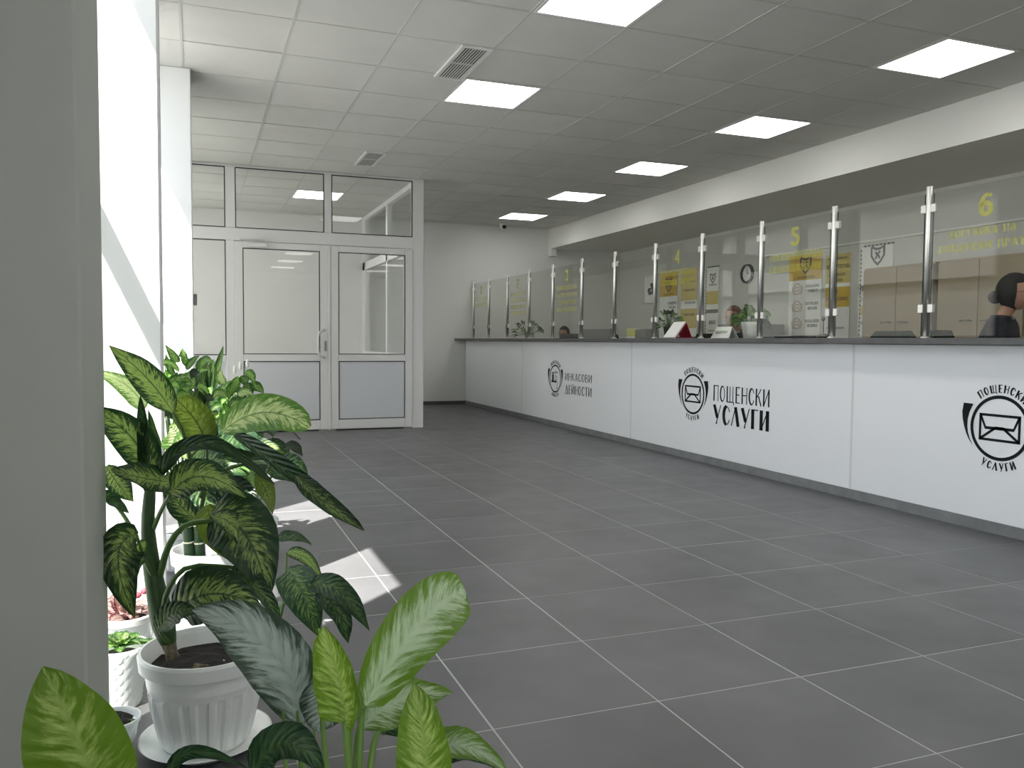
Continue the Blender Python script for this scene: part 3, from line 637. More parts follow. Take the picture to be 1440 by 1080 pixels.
# beige cabinets
def cabinet(y0, y1, z1, label):
    r = thing('storage_cabinet', label, 'cabinet', (6.35, (y0+y1)/2, 0), 'beige storage cabinets on the back wall'); X0 = 6.17
    B(X0, XW-.02, y0, y1, 0, z1).build('body', M['beige'], r); ym = (y0+y1)/2
    for (a, b, hy) in ((y0+.004, ym-.003, ym-.15), (ym+.003, y1-.004, ym+.05)):
        d = MB().box(X0-.02, X0-.001, a, b, .08, z1-.02, .002).build('door', M['beige'], r)
        MB().tube([(X0-.02, hy, 1.20), (X0-.045, hy+.015, 1.205), (X0-.045, hy+.10, 1.205), (X0-.02, hy+.115, 1.20)], .006, 6).build('handle', M['ped'], d)
cabinet(5.55, 6.38, 1.735, 'beige two-door cabinet beside the dashed notice'); cabinet(4.68, 5.50, 1.735, 'beige two-door cabinet behind the person at the right'); cabinet(3.8, 4.64, 1.735, 'beige two-door cabinet partly cut by the right edge')
# desks
for i, (y0, y1) in enumerate(((.5, 3.3), (3.35, 6.1), (6.15, 8.9), (8.95, 12.0))):
    r = thing('office_desk', 'grey clerk desk behind the counter, ' + ('nearest', 'second', 'third', 'farthest')[i] + ' of the four, hidden below the worktop', 'desk', (4.7, (y0+y1)/2, 0), 'clerk desks behind the counter')
    B(4.37, 4.88, y0, y1, .72, .75).build('desktop', M['desk'], r)
    for y in (y0+.03, y1-.06): B(4.4, 4.84, y, y+.03, 0, .72).build('side_panel', M['desk'], r)
def monitor(X, Y, ztop, label):
    r = thing('monitor', label, 'monitor', (X, Y, .751), 'black monitors on the clerk desks')
    MB().box(X-.02, X+.02, Y-.26, Y+.26, ztop-.28, ztop, .006).build('screen', M['black'], r); B(X-.02, X+.02, Y-.03, Y+.03, .76, ztop-.2).build('stand', M['black'], r)
    MB().lathe([(.11, 0), (.11, .012), (.03, .02)], (X, Y, .751), 20).build('base', M['black'], r)
monitor(4.62, 5.50, 1.062, 'black monitor top edge just above the worktop below the three-mark banner')
monitor(4.62, 9.95, 1.10, 'black monitor behind the second group of steel posts, by the bushy plant'); monitor(4.62, 7.2, 1.055, 'black monitor hidden behind the red calendar')
def chair(X, Y, rz, label):
    r = thing('office_chair', label, 'chair', (X, Y, 0), 'dark office chairs'); R_ = Matrix.Rotation(rz, 3, 'Z')
    def tf(mb): mb.v = [tuple(R_ @ Vector(v) + Vector((X, Y, 0))) for v in mb.v]; return mb
    tf(MB().box(-.24, .24, -.24, .24, .44, .52, .03)).build('seat', M['chairfab'], r)
    mb = MB(); n = 10
    for i in range(n+1):
        t = i/n; z = .60+.505*t; hw = .23*(1-.35*max(0, (t-.6)/.4)**3) ; 
        mb.v += [(.22+.03*t, -hw, z), (.22+.03*t, hw, z), (.27+.05*t, hw, z), (.27+.05*t, -hw, z)]
        if i:
            b = (i-1)*4
            for j in range(4): mb.f.append((b+j, b+(j+1) % 4, b+4+(j+1) % 4, b+4+j))
    mb.f += [(3, 2, 1, 0), (n*4, n*4+1, n*4+2, n*4+3)]
    tf(mb).build('backrest', M['chairfab'], r)
    tf(MB().tube([(0, 0, .08), (0, 0, .44)], .025)).build('gas_lift', M['black'], r); tf(MB().tube([(.2, 0, .46), (.29, 0, .50), (.29, 0, .7)], .02)).build('back_bar', M['black'], r)
    for k in range(5):
        a = k*2*math.pi/5; l = tf(MB().tube([(0, 0, .09), (.28*math.cos(a), .28*math.sin(a), .06)], [.022, .015])).build('leg', M['black'], r)
        tf(MB().ell((.28*math.cos(a), .28*math.sin(a), .028), (.028, .02, .028), 8, 6)).build('caster', M['black'], l)
_q = pxX(1258, 470, 5.42); chair(5.15, _q.y, .1, 'dark office chair with rounded back in front of the beige cabinets')
chair(5.42, 4.47, 1.9, 'dark office chair behind the seated clerk at the right edge')
chair(5.3, 10.6, 0, 'dark office chair behind the far steel posts'); chair(5.5, 8.5, 0, 'dark office chair by the low grey filing cabinet')
# ------------------------------------------------------------------ people
def skinbody(name, verts, edges, rad, m, parent, sub=2):
    me = bpy.data.meshes.new(name); me.from_pydata(verts, edges, []); me.materials.append(m)
    o = bpy.data.objects.new(name, me); C.objects.link(o)
    md = o.modifiers.new('skin', 'SKIN'); sv = me.skin_vertices[0] if me.skin_vertices else None
    if sv is None:
        me.attributes.new  # noqa
    for i, rr in enumerate(rad):
        me.skin_vertices[0].data[i].radius = rr if hasattr(rr, '__len__') else (rr, rr); me.skin_vertices[0].data[i].use_root = (i == 0)
    md.use_smooth_shade = True; md.branch_smoothing = .3
    s = o.modifiers.new('sub', 'SUBSURF'); s.levels = s.render_levels = sub
    o.parent = parent; return o
def person(head, face, hair, label, scale=1.0, hood=False, lean=.0, bun=True, glasses=True):
    """seated clerk; local +x is where the chest faces; face = heading angle"""
    r = thing('person', label, 'person', (0, 0, 0))
    l = lean; S = head.z/scale-.70
    V = [(0, 0, S+.08), (.03+l*.2, 0, S+.27), (.04+l*.6, 0, S+.46), (.035+l, 0, S+.54), (.05+l*1.15, 0, S+.60), (.075+l*1.3, 0, S+.65),
         (.03+l*.8, .16, S+.50), (.08+l*.6, .21, S+.26), (.32, .17, S+.28), (.40, .15, S+.29),
         (.03+l*.8, -.16, S+.50), (.08+l*.6, -.21, S+.26), (.32, -.17, S+.28), (.40, -.15, S+.29),
         (.05, .10, S+.06), (.45, .12, S+.06), (.47, .12, .12), (.56, .12, .05), (.05, -.10, S+.06), (.45, -.12, S+.06), (.47, -.12, .12), (.56, -.12, .05)]
    E_ = [(0, 1), (1, 2), (2, 3), (3, 4), (4, 5), (2, 6), (6, 7), (7, 8), (8, 9), (2, 10), (10, 11), (11, 12), (12, 13), (0, 14), (14, 15), (15, 16), (16, 17), (0, 18), (18, 19), (19, 20), (20, 21)]
    Rr = [.13, (.10, .13), (.10, .15), .05, .048, .05, .055, .045, .035, .03, .055, .045, .035, .03, .085, .065, .045, .04, .085, .065, .045, .04]
    b = skinbody('body', V, E_, Rr, M['skin'], r)
    hx, hz = .085+l*1.35, S+.70
    def headf(d):
        g = 1.0
        if d.x > .3: g += .10*max(0, -d.z)*d.x          # chin
        if d.z < -.2: g -= .10*(-d.z-.2)
        if d.x > .93 and abs(d.y) < .22 and -.35 < d.z < .2: g += .16
        return g
    MB().ell((hx, 0, hz), (.098, .075, .118), 28, 20, fn=headf).build('head', M['skin'], r, smooth=True)
    e = MB()
    for s in (-1, 1): e.ell((hx+.086, s*.03, hz+.008), (.010, .013, .008), 10, 6)
    e.build('eyes', M['hairb'], r, smooth=True)
    MB().tube([(hx+.092, -.025, hz-.062), (hx+.104, 0, hz-.060), (hx+.092, .025, hz-.062)], .006, 6).build('mouth', M['pink'], r, smooth=True)
    e = MB()
    for s in (-1, 1): e.ell((hx-.005, s*.078, hz-.005), (.018, .008, .030), 10, 8)
    e.build('ears', M['skin'], r, smooth=True)
    def hf(d):
        g = 1.06+.02*noise.noise(d*4)
        if d.x > .25 and d.z < .55: g = .80
        elif d.z < -.45: g = .98
        return g
    MB().ell((hx-.012, 0, hz+.012), (.108, .088, .124), 28, 20, fn=hf).build('hair', hair, r, smooth=True)
    if bun: MB().ell((hx-.125, 0, hz-.02), (.045, .045, .045), 14, 10).build('hair_bun', hair, r, smooth=True)
    if glasses:
        g = MB()
        for s in (-1, 1): g.tube([(hx+.105, s*.03+.02*math.cos(a), hz+.008+.016*math.sin(a)) for a in [i*math.pi/5 for i in range(11)]], .002, 5); g.tube([(hx+.105, s*.05, hz+.01), (hx, s*.08, hz+.012)], .002, 5)
        g.build('glasses', M['black'], r)
    V2 = [V[0], V[1], V[2], (V[3][0], 0, V[3][2]+.01), V[6], V[7], (V[8][0], V[8][1], V[8][2]), V[10], V[11], V[12]]
    E2 = [(0, 1), (1, 2), (2, 3), (2, 4), (4, 5), (5, 6), (2, 7), (7, 8), (8, 9)]
    skinbody('jacket', V2, E2, [.15, (.13, .17), (.13, .19), .075, .082, .060, .048, .072, .060, .048], M['navy'], r)
    V3 = [V[0], V[14], V[15], V[16], V[18], V[19], V[20]]
    skinbody('trousers', V3, [(0, 1), (1, 2), (2, 3), (0, 4), (4, 5), (5, 6)], [.14, .10, .078, .058, .10, .078, .058], M['black'], r)
    hands = MB()
    for s in (-1, 1):
        bx, by, bz = .40, s*.15, S+.29
        hands.ell((bx+.035, by, bz), (.05, .038, .016), 10, 8)
        for k, (dy, ln) in enumerate(((-.03, .06), (-.01, .075), (.01, .07), (.028, .055))):
            hands.tube([(bx+.07, by+dy, bz), (bx+.07+ln*.6, by+dy, bz-.004), (bx+.07+ln, by+dy, bz-.018)], [.009, .008, .006], 6)
        hands.tube([(bx+.02, by-s*.03, bz), (bx+.05, by-s*.06, bz-.004), (bx+.08, by-s*.065, bz-.012)], [.011, .009, .007], 6)
    hands.build('hands', M['skin'], r, smooth=True)
    cpts = [(V[3][0]+.06*math.cos(a), .075*math.sin(a), V[3][2]+.005-.01*math.cos(a)) for a in [i*math.pi/8 for i in range(17)]]
    MB().tube(cpts, .010, 6).build('collar', M['collar'], r, smooth=True)
    r.location = (head.x-scale*hx*math.cos(face), head.y-scale*hx*math.sin(face), 0); r.rotation_euler = (0, 0, face); r.scale = (scale,)*3
    return r
person(pxX(1429, 413, 5.15), -1.15, M['hairb'], 'seated clerk in dark navy uniform with black hair in a bun, at the right edge', 1.0, lean=.06)
person(pxX(1031, 447, 5.35), math.radians(200), M['hairr'], 'auburn haired seated clerk seen over the worktop right of the red calendar', .95, lean=.12, bun=False, glasses=False)
person(pxX(793, 470, 5.4), math.radians(215), M['hairb'], 'dark haired seated clerk, only the head top visible at the far desk', .92, lean=.10, bun=False, glasses=False)
# ------------------------------------------------------------------ small things on the counter
def cardtent(y0, y1, x0, x1, z, h, label, m1, m2, name):
    r = thing(name, label, name.split('_')[-1], ((x0+x1)/2, (y0+y1)/2, z)); xm = (x0+x1)/2; t = .004
    def slab(xa, xb, yo=0): 
        return MB().add([(xa, y0, z), (xa+t, y0, z), (xm+t, y0, z+h), (xm, y0, z+h), (xa, y1, z), (xa+t, y1, z), (xm+t, y1, z+h), (xm, y1, z+h)], [(0, 1, 2, 3), (7, 6, 5, 4), (0, 4, 5, 1), (1, 5, 6, 2), (2, 6, 7, 3), (3, 7, 4, 0)])
    return r, xm
ZT = 1.031
# desk calendar: white sheets over a crimson tent
r = thing('desk_calendar', 'crimson and white tent calendar standing on the dark worktop', 'calendar', (3.90, 6.40, ZT))
def quadslab(pts, t):
    a = [Vector(p) for p in pts]; n = (a[1]-a[0]).cross(a[3]-a[0]).normalized()*t
    return MB().add([*a, *[p+n for p in a]], [(0, 3, 2, 1), (4, 5, 6, 7), (0, 1, 5, 4), (1, 2, 6, 5), (2, 3, 7, 6), (3, 0, 4, 7)])
Yc = pxX(934, 474, 3.80).y; Yd = Yc-.185; RZ = ZT+.135
F0, F1_, R0, R1, K0, K1 = Vector((3.80, Yc, ZT)), Vector((3.80, Yd, ZT)), Vector((3.905, Yc, RZ)), Vector((3.905, Yd, RZ)), Vector((3.965, Yc, ZT)), Vector((3.965, Yd, ZT))
quadslab([F0, R0, R1, F1_], .004).build('front_board', M['red'], r); quadslab([K1, R1, R0, K0], .004).build('back_board', M['red'], r)
n_ = Vector((-.79, 0, .61)); quadslab([F0+n_*.002, F1_+n_*.002+Vector((0, .006, 0)), R1+n_*.002+Vector((0, .006, 0)), R0+n_*.002], .010).build('page_block', M['paper'], r)
B(3.80, 3.965, Yd, Yc, ZT, ZT+.003).build('base_board', M['redd'], r)
# name card
r = thing('name_card', 'white folded sign card standing on the worktop by the auburn haired clerk', 'sign', (4.2, 5.9, ZT))
quadslab([(4.14, 6.02, ZT), (4.14, 5.76, ZT), (4.19, 5.78, ZT+.10), (4.19, 6.0, ZT+.10)], .002).build('card', M['paper'], r); quadslab([(4.24, 6.02, ZT), (4.19, 6.0, ZT+.10), (4.19, 5.78, ZT+.10), (4.24, 5.76, ZT)], .002).build('card_back', M['paper'], r)
mb = MB(); blocks(mb, -.08, .08, 0, .02, lambda u, v: (4.157+v*.4, 5.89-u, ZT+.045+v)); mb.build('print', M['greyink'], r)
r = thing('note_box', 'small yellow and white note box on the worktop left of the dark pot', 'box', (4.25, 7.5, ZT))
MB().box(4.18, 4.30, 7.42, 7.58, ZT, ZT+.10, .004).build('carton', M['yb'], r); B(4.178, 4.302, 7.419, 7.581, ZT+.0, ZT+.025).build('label_band', M['paper'], r)
r = thing('grey_organiser', 'plain grey desk organiser on the worktop right of the yellow note box', 'organiser', (4.24, 7.3, ZT))
MB().box(4.16, 4.32, 7.17, 7.36, ZT, ZT+.095, .005).build('housing', M['greyb'], r); B(4.17, 4.31, 7.18, 7.35, ZT+.094, ZT+.0965).build('tray', M['black'], r)
r = thing('desk_divider', 'low translucent grey divider behind the posts by the pane with the 3', 'divider', (4.5, 9.0, .75))
MB().box(4.50, 4.53, 8.55, 9.30, .75, 1.15, .004).build('board', M['greyb'], r); B(4.48, 4.55, 8.6, 8.66, .75, .80).build('foot', M['ped'], r); B(4.48, 4.55, 9.2, 9.26, .75, .80).build('foot', M['ped'], r)
r = thing('gooseneck_microphone', 'black gooseneck microphone on a round base beside the fifth screen', 'microphone', (4.2, 4.72, ZT))
MB().lathe([(.045, 0), (.045, .015), (.03, .03), (.01, .035)], (4.2, 4.72, ZT), 20).build('base', M['black'], r, smooth=True)
MB().tube([(4.2, 4.72, ZT+.03), (4.19, 4.71, ZT+.09), (4.17, 4.69, ZT+.13)], .004, 6).build('gooseneck', M['black'], r); MB().ell((4.165, 4.685, ZT+.14), (.012, .012, .016), 10, 8).build('capsule', M['black'], r)
r = thing('filing_cabinet', 'low grey filing cabinet behind the screens left of the three-mark banner', 'cabinet', (6.2, 8.1, 0))
MB().box(5.95, 6.5, 7.95, 8.5, 0, 1.22, .005).build('body', M['greyb'], r)
for z in (.05, .44, .83):
    d = MB().box(5.93, 5.949, 7.97, 8.48, z, z+.37, .003).build('drawer', M['greyb'], r); B(5.915, 5.93, 8.17, 8.28, z+.30, z+.315).build('handle', M['ped'], d)
# ------------------------------------------------------------------ plants
def prof(u, a, b): 
    m = a/(a+b); return (u**a)*((1-u)**b)/((m**a)*((1-m)**b))
def bez(pts, t):
    pts = [Vector(p) for p in pts]
    if len(pts) == 3:      # curve through the middle point
        c = pts[1]*2-(pts[0]+pts[2])/2; return pts[0]*(1-t)**2+c*2*t*(1-t)+pts[2]*t*t
    if len(pts) == 2: return pts[0].lerp(pts[1], t)
    n = len(pts)-1; s = t*n; i = min(int(s), n-1); f = s-i
    p0 = pts[max(i-1, 0)]; p1 = pts[i]; p2 = pts[i+1]; p3 = pts[min(i+2, n)]
    return .5*((2*p1)+(p2-p0)*f+(2*p0-5*p1+4*p2-p3)*f*f+(3*p1-p0-3*p2+p3)*f**3)
def leaf(plant, m, pts, w, roll=20, cup=.25, wave=.05, ab=(.6, .95), pet=None, petm=None, petr=.004, name='leaf', nu=14, nv=8, twist=0, facing=None):
    """blade along pts (world), full width w; roll turns the blade about its spine away from facing the viewer side"""
    V_, F_, U_ = [], [], []; seed = random.random()*100
    for i in range(nu+1):
        u = i/nu; uu = min(max(u, .004), .997); c = bez(pts, u); t = (bez(pts, min(u+.03, 1))-bez(pts, max(u-.03, 0))).normalized()
        look = (facing if facing is not None else (CAM-c)).normalized(); look = (look-t*look.dot(t)).normalized()
        side0 = t.cross(look); a = math.radians(roll+twist*u); side = side0*math.cos(a)+look*math.sin(a); nrm = side.cross(t)
        if nrm.dot(look) < 0: nrm = -nrm
        hw = w/2*prof(uu, *ab)
        for j in range(nv+1):
            v = -1+2*j/nv; wv = wave*w*(math.sin(u*17+seed+v)+.6*math.sin(u*9+seed*2-v*2))*abs(v)**2*.8
            p = c+side*(v*hw)+nrm*(cup*hw*abs(v)**1.3+wv); V_.append(tuple(p)); U_.append((u, v*.5+.5))
    for i in range(nu):
        for j in range(nv): a = i*(nv+1)+j; F_.append((a, a+1, a+nv+2, a+nv+1))
    me = bpy.data.meshes.new(name); me.from_pydata(V_, [], F_); me.update(); me.shade_smooth(); me.materials.append(m)
    ul = me.uv_layers.new(name='UVMap')
    for lp in me.loops: ul.data[lp.index].uv = U_[lp.vertex_index]
    o = bpy.data.objects.new(name, me); C.objects.link(o); o.parent = plant; o.location = -plant.location
    if pet:
        n = 8; q = [bez(pet, k/n) for k in range(n+1)]; MB().tube(q, [petr*1.5-(petr*.6)*k/n for k in range(n+1)], 7).build('petiole', petm or M['petiole'], o, smooth=True)
        bpy.context.view_layer
    return o
def potribbed(r, c, rt, rb, h, ribs=22, wall=.008, m=None, soil=.8, rimh=.17, band=True):
    def rib(a, z, k, i):
        f = z/h
        if i in (2, 3, 4, 5): return .0045*rt/.15*(1 if math.sin(a*ribs) > 0 else -1)*(.5 if i in (2, 5) else 1)
        return 0
    z1 = h*(1-rimh); pr = [(rb*.95, 0), (rb, .006), (rb+(rt-rb)*.08, h*.06), (rb+(rt-rb)*.2, h*.2), (rb+(rt-rb)*.45, h*.45), (rb+(rt-rb)*.55, h*.58), (rb+(rt-rb)*.60, h*.62), (rb+(rt-rb)*.66, h*.68), (rt*.90, z1-.005), (rt*.90, z1),
        (rt*.99, z1+.004), (rt, z1+.02*h/.25), (rt*1.01, h*.97), (rt*.99, h), (rt*.95, h), (rt*.92, h*.95), (rt*.86, h*soil), (rt*.5, h*soil)]
    MB().lathe(pr, c, 132 if r is not None else 60, rib).build('pot', m or M['pot'], r, smooth=False)
    q = MB(); n = 28; sz = h*soil+.004
    for i in range(7):
        for k in range(n):
            a = 2*math.pi*k/n; rr = rt*.865*i/6; q.v.append((c[0]+rr*math.cos(a), c[1]+rr*math.sin(a), c[2]+sz+.008*noise.noise(Vector((rr*math.cos(a)*30, rr*math.sin(a)*30, c[0])))))
    for i in range(6):
        for k in range(n): a = i*n+k; b = i*n+(k+1) % n; q.f.append((a, b, b+n, a+n))
    q.build('soil', M['soil'], r)
def saucer(r, c, R, h=.025, m=None):
    MB().lathe([(R*.70, 0), (R*.74, .004), (R*.97, h*.9), (R, h), (R*.96, h*1.02), (R*.92, h*.8), (R*.70, h*.35), (R*.2, h*.3)], c, 48).build('saucer', m or M['pot'], r, smooth=True)
def lf(pl, m, P_, w, **k):
    """P_: list of (px, py, Y)"""
    k = dict(k)
    if 'pet' in k and k['pet']: k['pet'] = [px(*q) for q in k['pet']]
    return leaf(pl, m, [px(*q) for q in P_], w, **k)
# --- plant A: big dieffenbachia in ribbed pot
pc = Vector((.012, 2.11, 0))
A = thing('dieffenbachia', 'large spotted dieffenbachia in the ribbed white pot on a saucer, nearest the column', 'potted plant', pc)
saucer(A, (pc.x, pc.y, 0), .155, .028); potribbed(A, (pc.x, pc.y, .010), .152, .100, .235, 20)
stA = [px(243, 925, 2.08), px(236, 900, 2.08), px(228, 868, 2.09), px(214, 800, 2.1), px(208, 740, 2.1), px(211, 690, 2.1), px(214, 640, 2.12)]
MB().tube([bez(stA, .0), bez(stA, .06), bez(stA, .12), bez(stA, .18)], [.016, .014, .016, .018], 10).build('trunk_base', M['bark'], A, smooth=True)
MB().tube([bez(stA, k/14) for k in range(2, 15)], [.018, .023, .027, .027, .023, .020, .018, .016, .015, .014, .012, .009, .005], 12).build('stem', M['stem'], A, smooth=True)
MB().tube([px(272, 938, 2.0), px(292, 940, 2.0)], .009, 10).build('cut_stub', M['bark'], A)
D, DG, DL, OL = M['dief'], M['diefg'], M['diefl'], M['olive']
s1 = (212, 690, 2.1); s2 = (213, 750, 2.1); s3 = (222, 820, 2.1); s4 = (228, 868, 2.09)
lf(A, D, [(243, 580, 2.12), (205, 530, 2.08), (153, 486, 2.0)], .072, roll=10, cup=.15, pet=[(268, 650, 2.15), (258, 610, 2.14), (243, 580, 2.12)])
lf(A, DL, [(200, 578, 2.3), (182, 545, 2.3), (128, 520, 2.25)], .055, roll=15, pet=[(214, 660, 2.14), (210, 610, 2.2), (200, 578, 2.3)])
lf(A, D, [(216, 668, 2.1), (180, 610, 2.05), (118, 572, 2.0)], .085, roll=5, cup=.2)
lf(A, DG, [(206, 690, 2.08), (205, 620, 2.06), (198, 556, 2.05)], .030, roll=25, cup=.9, ab=(.4, .6))
lf(A, DG, [(224, 660, 2.1), (222, 620, 2.1), (208, 575, 2.1)], .03, roll=35, cup=.8)
lf(A, D, [(240, 678, 2.05), (200, 672, 1.98), (156, 660, 1.92)], .075, roll=40, cup=.2, facing=Vector((0, -.4, 1)))
lf(A, D, [(150, 655, 2.15), (165, 680, 2.12), (188, 706, 2.1)], .06, roll=20)
lf(A, DG, [(146, 690, 2.2), (160, 705, 2.2), (182, 722, 2.18)], .035, roll=30, pet=[(190, 755, 2.15), (172, 722, 2.2), (150, 700, 2.2)])
lf(A, D, [(192, 752, 2.02), (166, 785, 1.97), (190, 870, 1.98)], .095, roll=15, cup=.35, pet=[s3, (205, 790, 2.06), (192, 752, 2.02)])
lf(A, D, [(205, 762, 2.05), (186, 790, 2.02), (176, 835, 2.0)], .06, roll=50)
lf(A, DG, [(224, 668, 2.05), (255, 632, 2.0), (310, 628, 1.95), (388, 682, 1.92)], .044, roll=32, cup=.3, pet=[s1, (222, 680, 2.08), (224, 668, 2.05)])
lf(A, D, [(240, 695, 2.0), (285, 670, 1.95), (345, 700, 1.95)], .085, roll=25, cup=.2, pet=[s2, (228, 715, 2.05), (240, 695, 2.0)])
lf(A, D, [(246, 862, 2.0), (300, 835, 1.9), (370, 858, 1.88)], .125, roll=12, cup=.12, pet=[s4, (250, 875, 2.06), (246, 862, 2.0)])
lf(A, DG, [(327, 798, 1.97), (362, 828, 1.92), (397, 880, 1.9)], .050, roll=30, cup=.4, pet=[s4, (236, 830, 2.04), (265, 797, 2.0), (327, 798, 1.97)], petr=.005)
lf(A, D, [(296, 724, 2.05), (345, 752, 1.97), (378, 842, 1.93)], .150, roll=8, cup=.18, pet=[s3, (236, 770, 2.06), (262, 738, 2.05), (308, 732, 2.03)], petr=.006)
lf(A, OL, [(292, 710, 2.12), (308, 752, 2.08), (348, 793, 2.05)], .085, roll=15, cup=.2)
lf(A, D, [(300, 728, 2.0), (330, 742, 1.98), (362, 800, 1.95)], .06, roll=35, cup=.2)
lf(A, DG, [(330, 612, 2.2), (378, 645, 2.1), (440, 690, 2.0), (512, 746, 1.95)], .044, roll=38, cup=.7, twist=-20, ab=(.4, .6), pet=[(282, 700, 2.2), (300, 668, 2.2), (355, 650, 2.2), (392, 654, 2.12)], petr=.0045)
lf(A, D, [(415, 668, 2.03), (455, 705, 1.97), (512, 746, 1.94)], .050, roll=25, cup=.3)
lf(A, DL, [(313, 607, 2.35), (372, 580, 2.3), (435, 602, 2.25)], .100, roll=8, cup=.25, ab=(.42, .40), pet=[(245, 700, 2.2), (270, 640, 2.3), (311, 612, 2.35)])
lf(A, OL, [(290, 624, 2.2), (274, 590, 2.17), (247, 561, 2.15)], .088, roll=8, cup=.15, ab=(.5, .5), pet=[(282, 720, 2.2), (290, 670, 2.2), (290, 622, 2.2)])
lf(A, DG, [(300, 628, 2.22), (292, 600, 2.2), (276, 575, 2.2)], .05, roll=25, cup=.15, ab=(.5, .45))
lf(A, DL, [(262, 645, 2.45), (272, 620, 2.45), (300, 605, 2.45)], .09, roll=20)
lf(A, DG, [(222, 888, 2.02), (245, 862, 1.95), (280, 862, 1.9)], .055, roll=10, cup=.15, wave=.02, pet=[(240, 905, 2.07), (230, 895, 2.05), (222, 882, 2.02)])
lf(A, D, [(283, 735, 2.2), (250, 705, 2.2), (236, 660, 2.2)], .06, roll=20)
# --- plant B: canes in white pot behind
pb = Vector((.035, 2.95, 0))
Bp = thing('dumb_cane', 'second dieffenbachia with ringed dark canes in a plain white pot further back', 'potted plant', pb)
potribbed(Bp, (pb.x, pb.y, 0), .125, .085, .285, 18); saucer(Bp, (pb.x, pb.y, 0), .12, .02)
for (x0, x1, yt) in ((270, 256, 660), (283, 272, 640)):
    c = [px(x0, 818, 2.9), px((x0+x1)/2+2, 750, 2.88), px(x1, yt, 2.86)]
    cn = MB().tube([bez(c, k/8) for k in range(9)], .019, 10).build('cane', M['cane'], Bp, smooth=True)
    for k in range(1, 7): MB().tube([bez(c, k/7-.006), bez(c, k/7+.006)], .0200, 10).build('leaf_scar', M['ring'], cn)
lf(Bp, D, [(298, 725, 2.8), (318, 690, 2.75), (345, 680, 2.7)], .10, roll=10)
for P_, w_, m_, ro in [
  ([(270, 665, 2.8), (300, 650, 2.7), (352, 668, 2.65)], .13, DG, 20), ([(320, 710, 2.7), (338, 715, 2.65), (350, 740, 2.6)], .11, D, 10), ([(280, 640, 2.8), (330, 620, 2.7), (365, 640, 2.6)], .12, DG, 35),
  ([(270, 690, 2.9), (305, 680, 2.8), (340, 710, 2.7)], .15, DG, 15), ([(358, 668, 2.6), (374, 690, 2.6), (383, 724, 2.55)], .055, OL, 15), ([(380, 660, 2.7), (410, 655, 2.65), (432, 680, 2.6)], .075, DG, 25),
  ([(405, 800, 2.6), (425, 835, 2.5), (449, 896, 2.45)], .12, DG, 5), ([(438, 822, 2.5), (478, 832, 2.42), (520, 888, 2.38)], .075, DG, 20), ([(448, 832, 2.48), (474, 858, 2.4), (490, 905, 2.38)], .08, DG, 30),
  ([(403, 778, 2.7), (430, 785, 2.65), (455, 820, 2.6)], .045, D, 15), ([(388, 758, 2.7), (412, 755, 2.65), (438, 766, 2.6)], .04, DG, 30), ([(350, 690, 2.7), (340, 720, 2.65), (325, 742, 2.6)], .09, D, 20),
  ([(330, 640, 2.8), (360, 628, 2.75), (398, 634, 2.7)], .07, D, 40), ([(262, 640, 2.9), (250, 610, 2.9), (238, 600, 2.9)], .12, DL, 10), ([(285, 640, 2.9), (275, 600, 2.9), (262, 590, 2.95)], .12, DL, 20),
  ([(300, 700, 2.75), (330, 690, 2.7), (365, 705, 2.65)], .10, M['bgd'], 10), ([(310, 660, 2.75), (350, 650, 2.7), (372, 665, 2.65)], .10, M['bgd'], 20), ([(262, 680, 2.8), (280, 690, 2.75), (300, 730, 2.7)], .10, DG, 10)]:
    base = (pb.x*0+275, 690, 2.86) if P_[0][1] < 760 else (330, 780, 2.85)
    pt_ = [base, ((base[0]+P_[0][0])/2, min(base[1], P_[0][1])-12, (base[2]+P_[0][2])/2), P_[0]]
    if P_[0][0] > 395 and P_[0][1] > 740: pt_ = [(385, 885, 2.6), (398, 850, 2.6), P_[0]]
    lf(Bp, m_, P_, w_, roll=ro, cup=.25, pet=pt_)
# --- plant C: aglaonema in the foreground
pcx = Vector((-.10, 1.12, 0)); pcx = Vector((px(500, 1200, 1.12).x, 1.12, 0))
Cp = thing('aglaonema', 'foreground aglaonema with bright green broad leaves at the bottom edge', 'potted plant', pcx)
potribbed(Cp, (pcx.x, pcx.y, 0), .11, .078, .20, 18); saucer(Cp, (pcx.x, pcx.y, 0), .11, .02)
root = (505, 1330, 1.12); PP = M['palepet']
def ag(m, P_, w, mid, **k): lf(Cp, m, P_, w, pet=[root, mid, P_[0]], petm=PP, petr=.0045, **k)
AG, GG, SV, AD = M['aglao'], M['aglg'], M['silver'], M['agd']
ag(AG, [(514, 992, 1.15), (568, 905, 1.12), (620, 850, 1.14), (654, 830, 1.17)], .092, (505, 1070, 1.15), roll=3, cup=.10, ab=(.5, .42), wave=.03)
ag(GG, [(484, 1016, 1.10), (478, 960, 1.08), (455, 882, 1.08)], .056, (490, 1080, 1.1), roll=30, cup=.75, ab=(.35, .5))
ag(GG, [(498, 1010, 1.13), (470, 930, 1.12), (447, 884, 1.1)], .034, (490, 1080, 1.12), roll=-20, cup=.5, ab=(.35, .6))
ag(AG, [(508, 1025, 1.20), (560, 985, 1.22), (634, 975, 1.25)], .072, (500, 1090, 1.18), roll=10, cup=.2, wave=.08)
ag(GG, [(598, 1135, 1.0), (597, 1050, .98), (583, 962, 1.0)], .070, (560, 1230, 1.05), roll=12, cup=.35, ab=(.5, .75))
ag(AG, [(585, 1085, 1.1), (640, 1048, 1.05), (715, 1088, 1.0)], .052, (550, 1150, 1.1), roll=30, cup=.3)
ag(AD, [(600, 1075, 1.12), (660, 1060, 1.08), (705, 1090, 1.05)], .04, (550, 1150, 1.1), roll=45, cup=.3)
